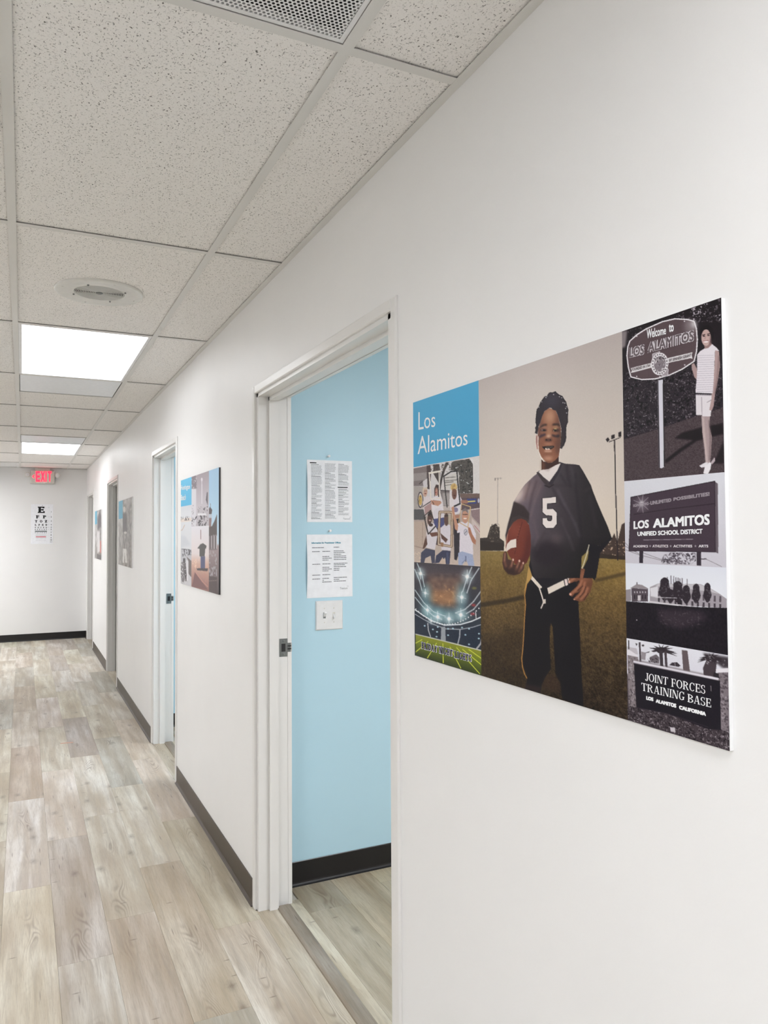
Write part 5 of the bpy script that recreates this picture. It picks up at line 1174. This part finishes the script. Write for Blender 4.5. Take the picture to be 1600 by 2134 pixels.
# ---- training base sign photo
p = Print(PXX, YB2, BY0, ZE_, BZ0, 205, 180); p.zoom(1295, 1320, .15)
p.all(lambda x, y, u, v: steps(v, [(0, (228, 228, 236)), (.42, (218, 216, 226)), (.45, (90, 80, 86)), (1, (60, 52, 58))]))
p.fill([(70, 180), (210, 210), (230, 290), (80, 290)], (196, 190, 198)); p.fill([(75, 225), (110, 230), (215, 300), (215, 330), (80, 300)], (230, 226, 232)); p.fill([(80, 300), (230, 330), (205, 1030), (100, 1020)], (136, 126, 130)); p.speck([(80, 300), (230, 330), (205, 1030), (100, 1020)], (84, 76, 80), .35, .8, 2.4); p.speck([(80, 300), (230, 330), (205, 1030), (100, 1020)], (180, 172, 176), .2, .8, 2)
p.line([(98, 100), (100, 215)], 14, (50, 42, 50)); p.line([(250, 130), (262, 395)], 24, (62, 52, 58)); p.fill([(190, 135), (222, 145), (205, 175)], (70, 62, 68)); p.ell(297, 168, 18, 14, (70, 62, 68)); p.fill([(270, 250), (340, 270), (330, 370), (270, 360)], (150, 142, 148))
p.fill([(120, 390), (240, 370), (1340, 600), (1340, 640), (180, 420)], (120, 110, 116), .7, 1)
for cx_, cy_, L_ in ((545, 225, 240), (1240, 330, 190)):
    for k in range(15):
        an = math.radians(190+k*12+(k % 3)*7 if cx_ < 800 else 150+k*15+(k % 3)*6); an2 = an
        ex_, ey_ = cx_+L_*math.cos(an2), cy_-abs(L_*.35*math.sin(an2))+ (L_*.55)*abs(math.cos(an2))**2*(.5+.5*((k*37) % 10)/10); p.fill([(cx_, cy_-22), (ex_, ey_), (cx_, cy_+22)], (54, 46, 52))
    p.ell(cx_, cy_+10, 60, 45, (48, 40, 46))
p.fill([(520, 240), (570, 240), (580, 460), (535, 450)], (62, 54, 60)); p.fill([(590, 250), (625, 250), (640, 470), (605, 460)], (72, 62, 68)); p.fill([(835, 230), (915, 240), (950, 530), (855, 510)], (98, 86, 90)); p.fill([(1190, 340), (1330, 340), (1300, 600), (1140, 580), (1130, 480)], (70, 60, 66)); p.fill([(1130, 270), (1480, 330), (1490, 490), (1400, 480), (1330, 420), (1200, 380)], (46, 38, 44), .9, 2); p.speck([(1150, 290), (1480, 340), (1480, 480), (1150, 420)], (150, 144, 150), .12)
p.fill([(390, 330), (480, 290), (520, 330), (520, 420), (400, 400)], (110, 102, 108)); p.fill([(330, 330), (400, 240), (440, 260), (360, 370)], (226, 226, 232)); p.fill([(660, 440), (700, 405), (770, 400), (820, 450), (790, 465)], (58, 50, 58)); p.line([(740, 410), (745, 455)], 8, (150, 144, 150)); p.speck([(360, 340), (520, 340), (520, 420), (360, 400)], (60, 52, 60), .3)
p.fill([(1310, 500), (1490, 480), (1500, 545), (1330, 545)], (232, 228, 234)); p.fill([(1330, 545), (1500, 540), (1530, 1440), (1380, 1420)], (128, 118, 124)); p.speck([(1330, 545), (1500, 540), (1530, 1440), (1380, 1420)], (70, 62, 68), .4, .8, 2.4); p.speck([(1330, 545), (1500, 540), (1530, 1440), (1380, 1420)], (168, 160, 166), .16, .8, 2)
p.fill([(100, 1010), (600, 1100), (1380, 1330), (1530, 1400), (1530, 1660), (0, 1200)], (66, 57, 63)); gv = [(100, 1010), (600, 1100), (1380, 1330), (1530, 1400), (1530, 1660), (0, 1200)]; p.speck(gv, (132, 122, 128), .26, .9, 1.7); p.speck(gv, (28, 22, 28), .3, .9, 2); p.speck(gv, (196, 188, 194), .04, .9, 1.6)
p.fill([(170, 410), (1366, 655), (1380, 1345), (1200, 1330), (620, 1110), (205, 1030)], (28, 24, 33)); p.line([(170, 392), (600, 480), (1340, 632)], 26, (226, 222, 230)); p.line([(172, 412), (1350, 655)], 8, (120, 112, 120)); p.line([(205, 1030), (620, 1112), (1200, 1300)], 8, (50, 44, 54)); p.line([(1240, 730), (1242, 800)], 10, (160, 154, 160), .8); p.fill([(1280, 540), (1350, 560), (1350, 620), (1270, 600)], (40, 34, 40))
p.fill([(672, 1305), (740, 1310), (748, 1370), (684, 1365)], (206, 200, 206)); p.img += (p.grain(205, 180)-.5)[..., None]*6
jf = p.build('photo_print', t1, .93, 'photo of a dark stone military base sign')
def zj(x, y): return on_print(1295+x*.15, 1320+y*.15)
for txt_, q in (('JOINT', [(330, 546), (646, 612), (640, 718), (330, 656)]), ('FORCES', [(690, 625), (1164, 724), (1164, 842), (690, 738)]), ('TRAINING', [(274, 684), (876, 818), (870, 934), (278, 792)]), ('BASE', [(916, 838), (1244, 912), (1244, 1030), (916, 950)])):
    lay(serif_shape(txt_, .155, .065, .075, .07), q, zj, 'lettering', MAT['title_white'], jf)
for txt_, q in (('LOS', [(342, 868), (442, 892), (442, 944), (342, 922)]), ('ALAMITOS', [(474, 910), (760, 978), (760, 1036), (474, 962)]), ('CALIFORNIA', [(798, 998), (1172, 1092), (1172, 1150), (798, 1052)])):
    lay(bold_shape(txt_, 0.088), q, zj, 'lettering', MAT['title_white'], jf)

# ================================================================ the three boards farther along
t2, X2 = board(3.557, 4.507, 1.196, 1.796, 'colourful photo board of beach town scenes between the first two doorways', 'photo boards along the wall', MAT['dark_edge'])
def on2(x, y):
    Y, Z = on_x(360+x*.1313, 960+y*.1313, X2-.0004); return (X2-.0004, Y, Z)
ya, yb_ = 4.198, 3.768
p = Print(X2, 4.507, ya, 1.796, 1.643, 12, 12); p.all(lambda x, y, u, v: lerp3((86, 196, 238), (80, 188, 232), v)); o = p.build('title_panel', t2, .95, 'bright blue panel with white lettering')
lay(bold_shape('Huntington', 0.022), [(130, 392), (276, 374), (274, 470), (130, 490)], on2, 'lettering', MAT['title_white'], o); lay(bold_shape('Beach', 0.022), [(130, 545), (206, 532), (206, 622), (130, 632)], on2, 'lettering', MAT['title_white'], o)
p = Print(X2, 4.507, ya, 1.643, 1.399, 40, 90); p.zoom(360, 960, .1313); p.all(lambda x, y, u, v: steps(v, [(0, (216, 220, 226)), (.2, (226, 228, 232)), (1, (222, 224, 228))]))
p.fill([(118, 920), (295, 905), (295, 960), (118, 980)], (232, 220, 212)); p.speck([(118, 890), (295, 880), (295, 940), (118, 960)], (90, 84, 84), .35); p.line([(190, 1020), (150, 1100), (118, 1110)], 8, (196, 160, 130), .8); p.fill([(118, 1190), (200, 1200), (280, 1330), (118, 1390)], (208, 212, 218), .8, 2); p.build('photo_print', t2, .95)
p = Print(X2, 4.507, ya, 1.399, 1.196, 40, 80); p.zoom(360, 960, .1313); p.all(lambda x, y, u, v: lerp3((190, 190, 196), (206, 204, 208), v)); p.speck([(110, 1395), (300, 1395), (300, 1520), (110, 1520)], (78, 74, 80), .45, .9, 3); p.fill([(215, 1520), (295, 1590), (295, 1850), (250, 1800), (250, 1600)], (104, 92, 90)); p.line([(180, 1560), (195, 1750), (215, 1900)], 36, (70, 62, 66)); p.line([(225, 1590), (235, 1800), (230, 1900)], 26, (226, 222, 226)); p.fill([(120, 1620), (170, 1600), (190, 1900), (150, 1950), (120, 1800)], (120, 114, 118)); p.speck([(118, 1560), (210, 1560), (210, 1950), (118, 1950)], (220, 218, 220), .25); p.build('photo_print', t2, .95)
p = Print(X2, ya, yb_, 1.796, 1.524, 50, 110); p.zoom(360, 960, .1313); p.all(lambda x, y, u, v: steps(v, [(0, (164, 152, 160)), (.4, (190, 182, 190)), (.7, (206, 200, 206)), (1, (190, 184, 190))]))
p.fill([(298, 260), (370, 230), (380, 440), (298, 440)], (112, 102, 110), .8, 1); p.speck([(298, 260), (380, 230), (380, 440), (298, 440)], (200, 194, 200), .25); p.rect(298, 450, 370, 1040, (222, 220, 226)); p.speck([(298, 700), (330, 700), (330, 1040), (298, 1040)], (130, 124, 130), .3); p.line([(460, 300), (462, 680)], 14, (222, 216, 222)); p.ell(460, 300, 14, 30, (226, 220, 226)); p.fill([(540, 500), (555, 500), (555, 720), (525, 620)], (84, 76, 84))
p.fill([(385, 760), (480, 725), (555, 760), (555, 1040), (385, 1040)], (196, 190, 196)); p.speck([(385, 740), (555, 720), (555, 1040), (385, 1040)], (72, 66, 72), .4, .9, 2.5); p.rect(395, 835, 530, 870, (232, 230, 234)); p.speck([(298, 880), (555, 880), (555, 1045), (298, 1045)], (56, 50, 58), .25, .9, 3); p.build('photo_print', t2, .95)
p = Print(X2, ya, yb_, 1.524, 1.196, 50, 110); p.zoom(360, 960, .1313); p.all(lambda x, y, u, v: steps(v, [(0, (232, 230, 236)), (.45, (234, 222, 220)), (.62, (214, 172, 152)), (1, (150, 104, 98))]))
p.rect(438, 1095, 450, 1250, (150, 120, 120)); p.fill([(390, 1390), (440, 1325), (480, 1310), (535, 1350), (530, 1390), (515, 1400), (505, 1520), (425, 1520), (425, 1400)], (72, 68, 66)); p.fill([(440, 1520), (510, 1520), (510, 1710), (440, 1710)], (76, 80, 120)); p.fill([(380, 1705), (560, 1710), (550, 1755), (385, 1740)], (66, 54, 60)); p.speck([(310, 1560), (430, 1560), (430, 1720), (310, 1720)], (240, 206, 184), .35); p.fill([(305, 2000), (350, 1760), (470, 1920), (555, 2050)], (124, 84, 84)); p.line([(350, 1760), (470, 1920), (555, 2000)], 14, (206, 150, 134), .8); p.speck([(430, 1750), (560, 1750), (560, 1960), (430, 1900)], (196, 140, 124), .3); p.build('photo_print', t2, .95)
p = Print(X2, yb_, 3.557, 1.796, 1.196, 34, 200); p.zoom(360, 960, .1313); p.all(lambda x, y, u, v: steps(v, [(0, (166, 206, 236)), (.3, (180, 218, 242)), (.6, (206, 228, 240)), (.62, (170, 150, 150)), (1, (84, 70, 72))]))
p.fill([(565, 780), (590, 730), (625, 780), (615, 850), (570, 850)], (78, 66, 70)); p.line([(597, 680), (598, 740)], 7, (110, 100, 104)); p.rect(570, 850, 618, 910, (196, 204, 214)); p.fill([(572, 910), (615, 910), (608, 1060), (572, 1060)], (140, 112, 112)); p.fill([(565, 1060), (620, 1040), (660, 960), (700, 850), (700, 1180), (640, 1180), (570, 1270)], (84, 72, 70)); p.fill([(570, 1200), (700, 1170), (700, 1420), (570, 1420)], (128, 116, 118))
for k in range(6): p.rect(592+k*20, 1190, 600+k*20, 1400, (212, 206, 210) if k % 2 else (70, 60, 62))
p.speck([(560, 1400), (700, 1400), (700, 1850), (560, 1850)], (178, 172, 178), .35, .9, 2.5); p.fill([(560, 1830), (700, 1850), (700, 2100), (560, 2060)], (82, 66, 66)); p.line([(570, 1910), (700, 1900)], 8, (170, 150, 146), .7); p.build('photo_print', t2, .95)

def far_board(y0, y1, z0, z1, label, seed, accent):
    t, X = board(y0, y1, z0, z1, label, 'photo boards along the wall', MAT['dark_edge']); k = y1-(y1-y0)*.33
    p = Print(X, y1, k, z1, z1-(z1-z0)*.28, 8, 8); p.all(lambda x, y, u, v: lerp3((112, 186, 214), (104, 178, 208), v)); p.build('title_panel', t, .95, 'pale blue corner panel')
    p = Print(X, y1, k, z1-(z1-z0)*.28, z0, 26, 60); p.all(lambda x, y, u, v: lerp3((188, 186, 184), (150, 146, 142), v)); b_ = p.grain(7, 16); p.img += ((b_-.5)*70)[..., None]; p.build('photo_print', t, 1.05)
    p = Print(X, k, y0, z1, z0, 40, 80); p.all(lambda x, y, u, v: steps(v, [(0, (168, 164, 162)), (.5, (150, 146, 144)), (1, (140, 132, 126))])); b_ = p.grain(9, 18); c_ = p.grain(20, 40); p.img += ((b_-.5)*52+(c_-.5)*40)[..., None]
    if accent == 'person':
        p.zoom(180, 1000, .1968); p.ell(402, 315, 14, 34, (206, 200, 194)); p.fill([(385, 350), (425, 350), (432, 560), (380, 560)], (96, 92, 92), .8, 1); p.fill([(388, 730), (424, 730), (430, 880), (412, 880), (405, 770), (398, 880), (384, 880)], (222, 220, 216)); p.fill([(350, 850), (380, 830), (385, 860), (352, 862)], (226, 222, 220)); p.ell(412, 560, 16, 14, (206, 202, 198)); p.line([(440, 700), (440, 920)], 5, (206, 204, 200), .7)
    else:
        p.zoom(180, 1000, .1968); p.fill([(118, 430), (140, 330), (156, 380), (156, 500), (120, 520)], (96, 90, 94), .8, 1); p.fill([(110, 540), (140, 540), (145, 760), (115, 780)], (226, 222, 222), .8, 1); p.fill([(144, 650), (158, 640), (158, 780), (144, 770)], (206, 120, 112), .8); p.fill([(108, 780), (158, 800), (158, 850), (108, 840)], (96, 92, 94), .8)
    p.build('photo_print', t, 1.05)
    MB().box(X-.0006, XW-.0004, y0-.0035, y0, z0, z1).build('edge_strip', MAT['board'], t)
far_board(6.70, 7.68, 1.20, 1.803, 'faded grey photo board beside the third doorway frame', 3, 'person')
far_board(9.44, 10.32, 1.19, 1.785, 'smallest-looking photo board, farthest along the wall before the last doorway', 7, 'other')
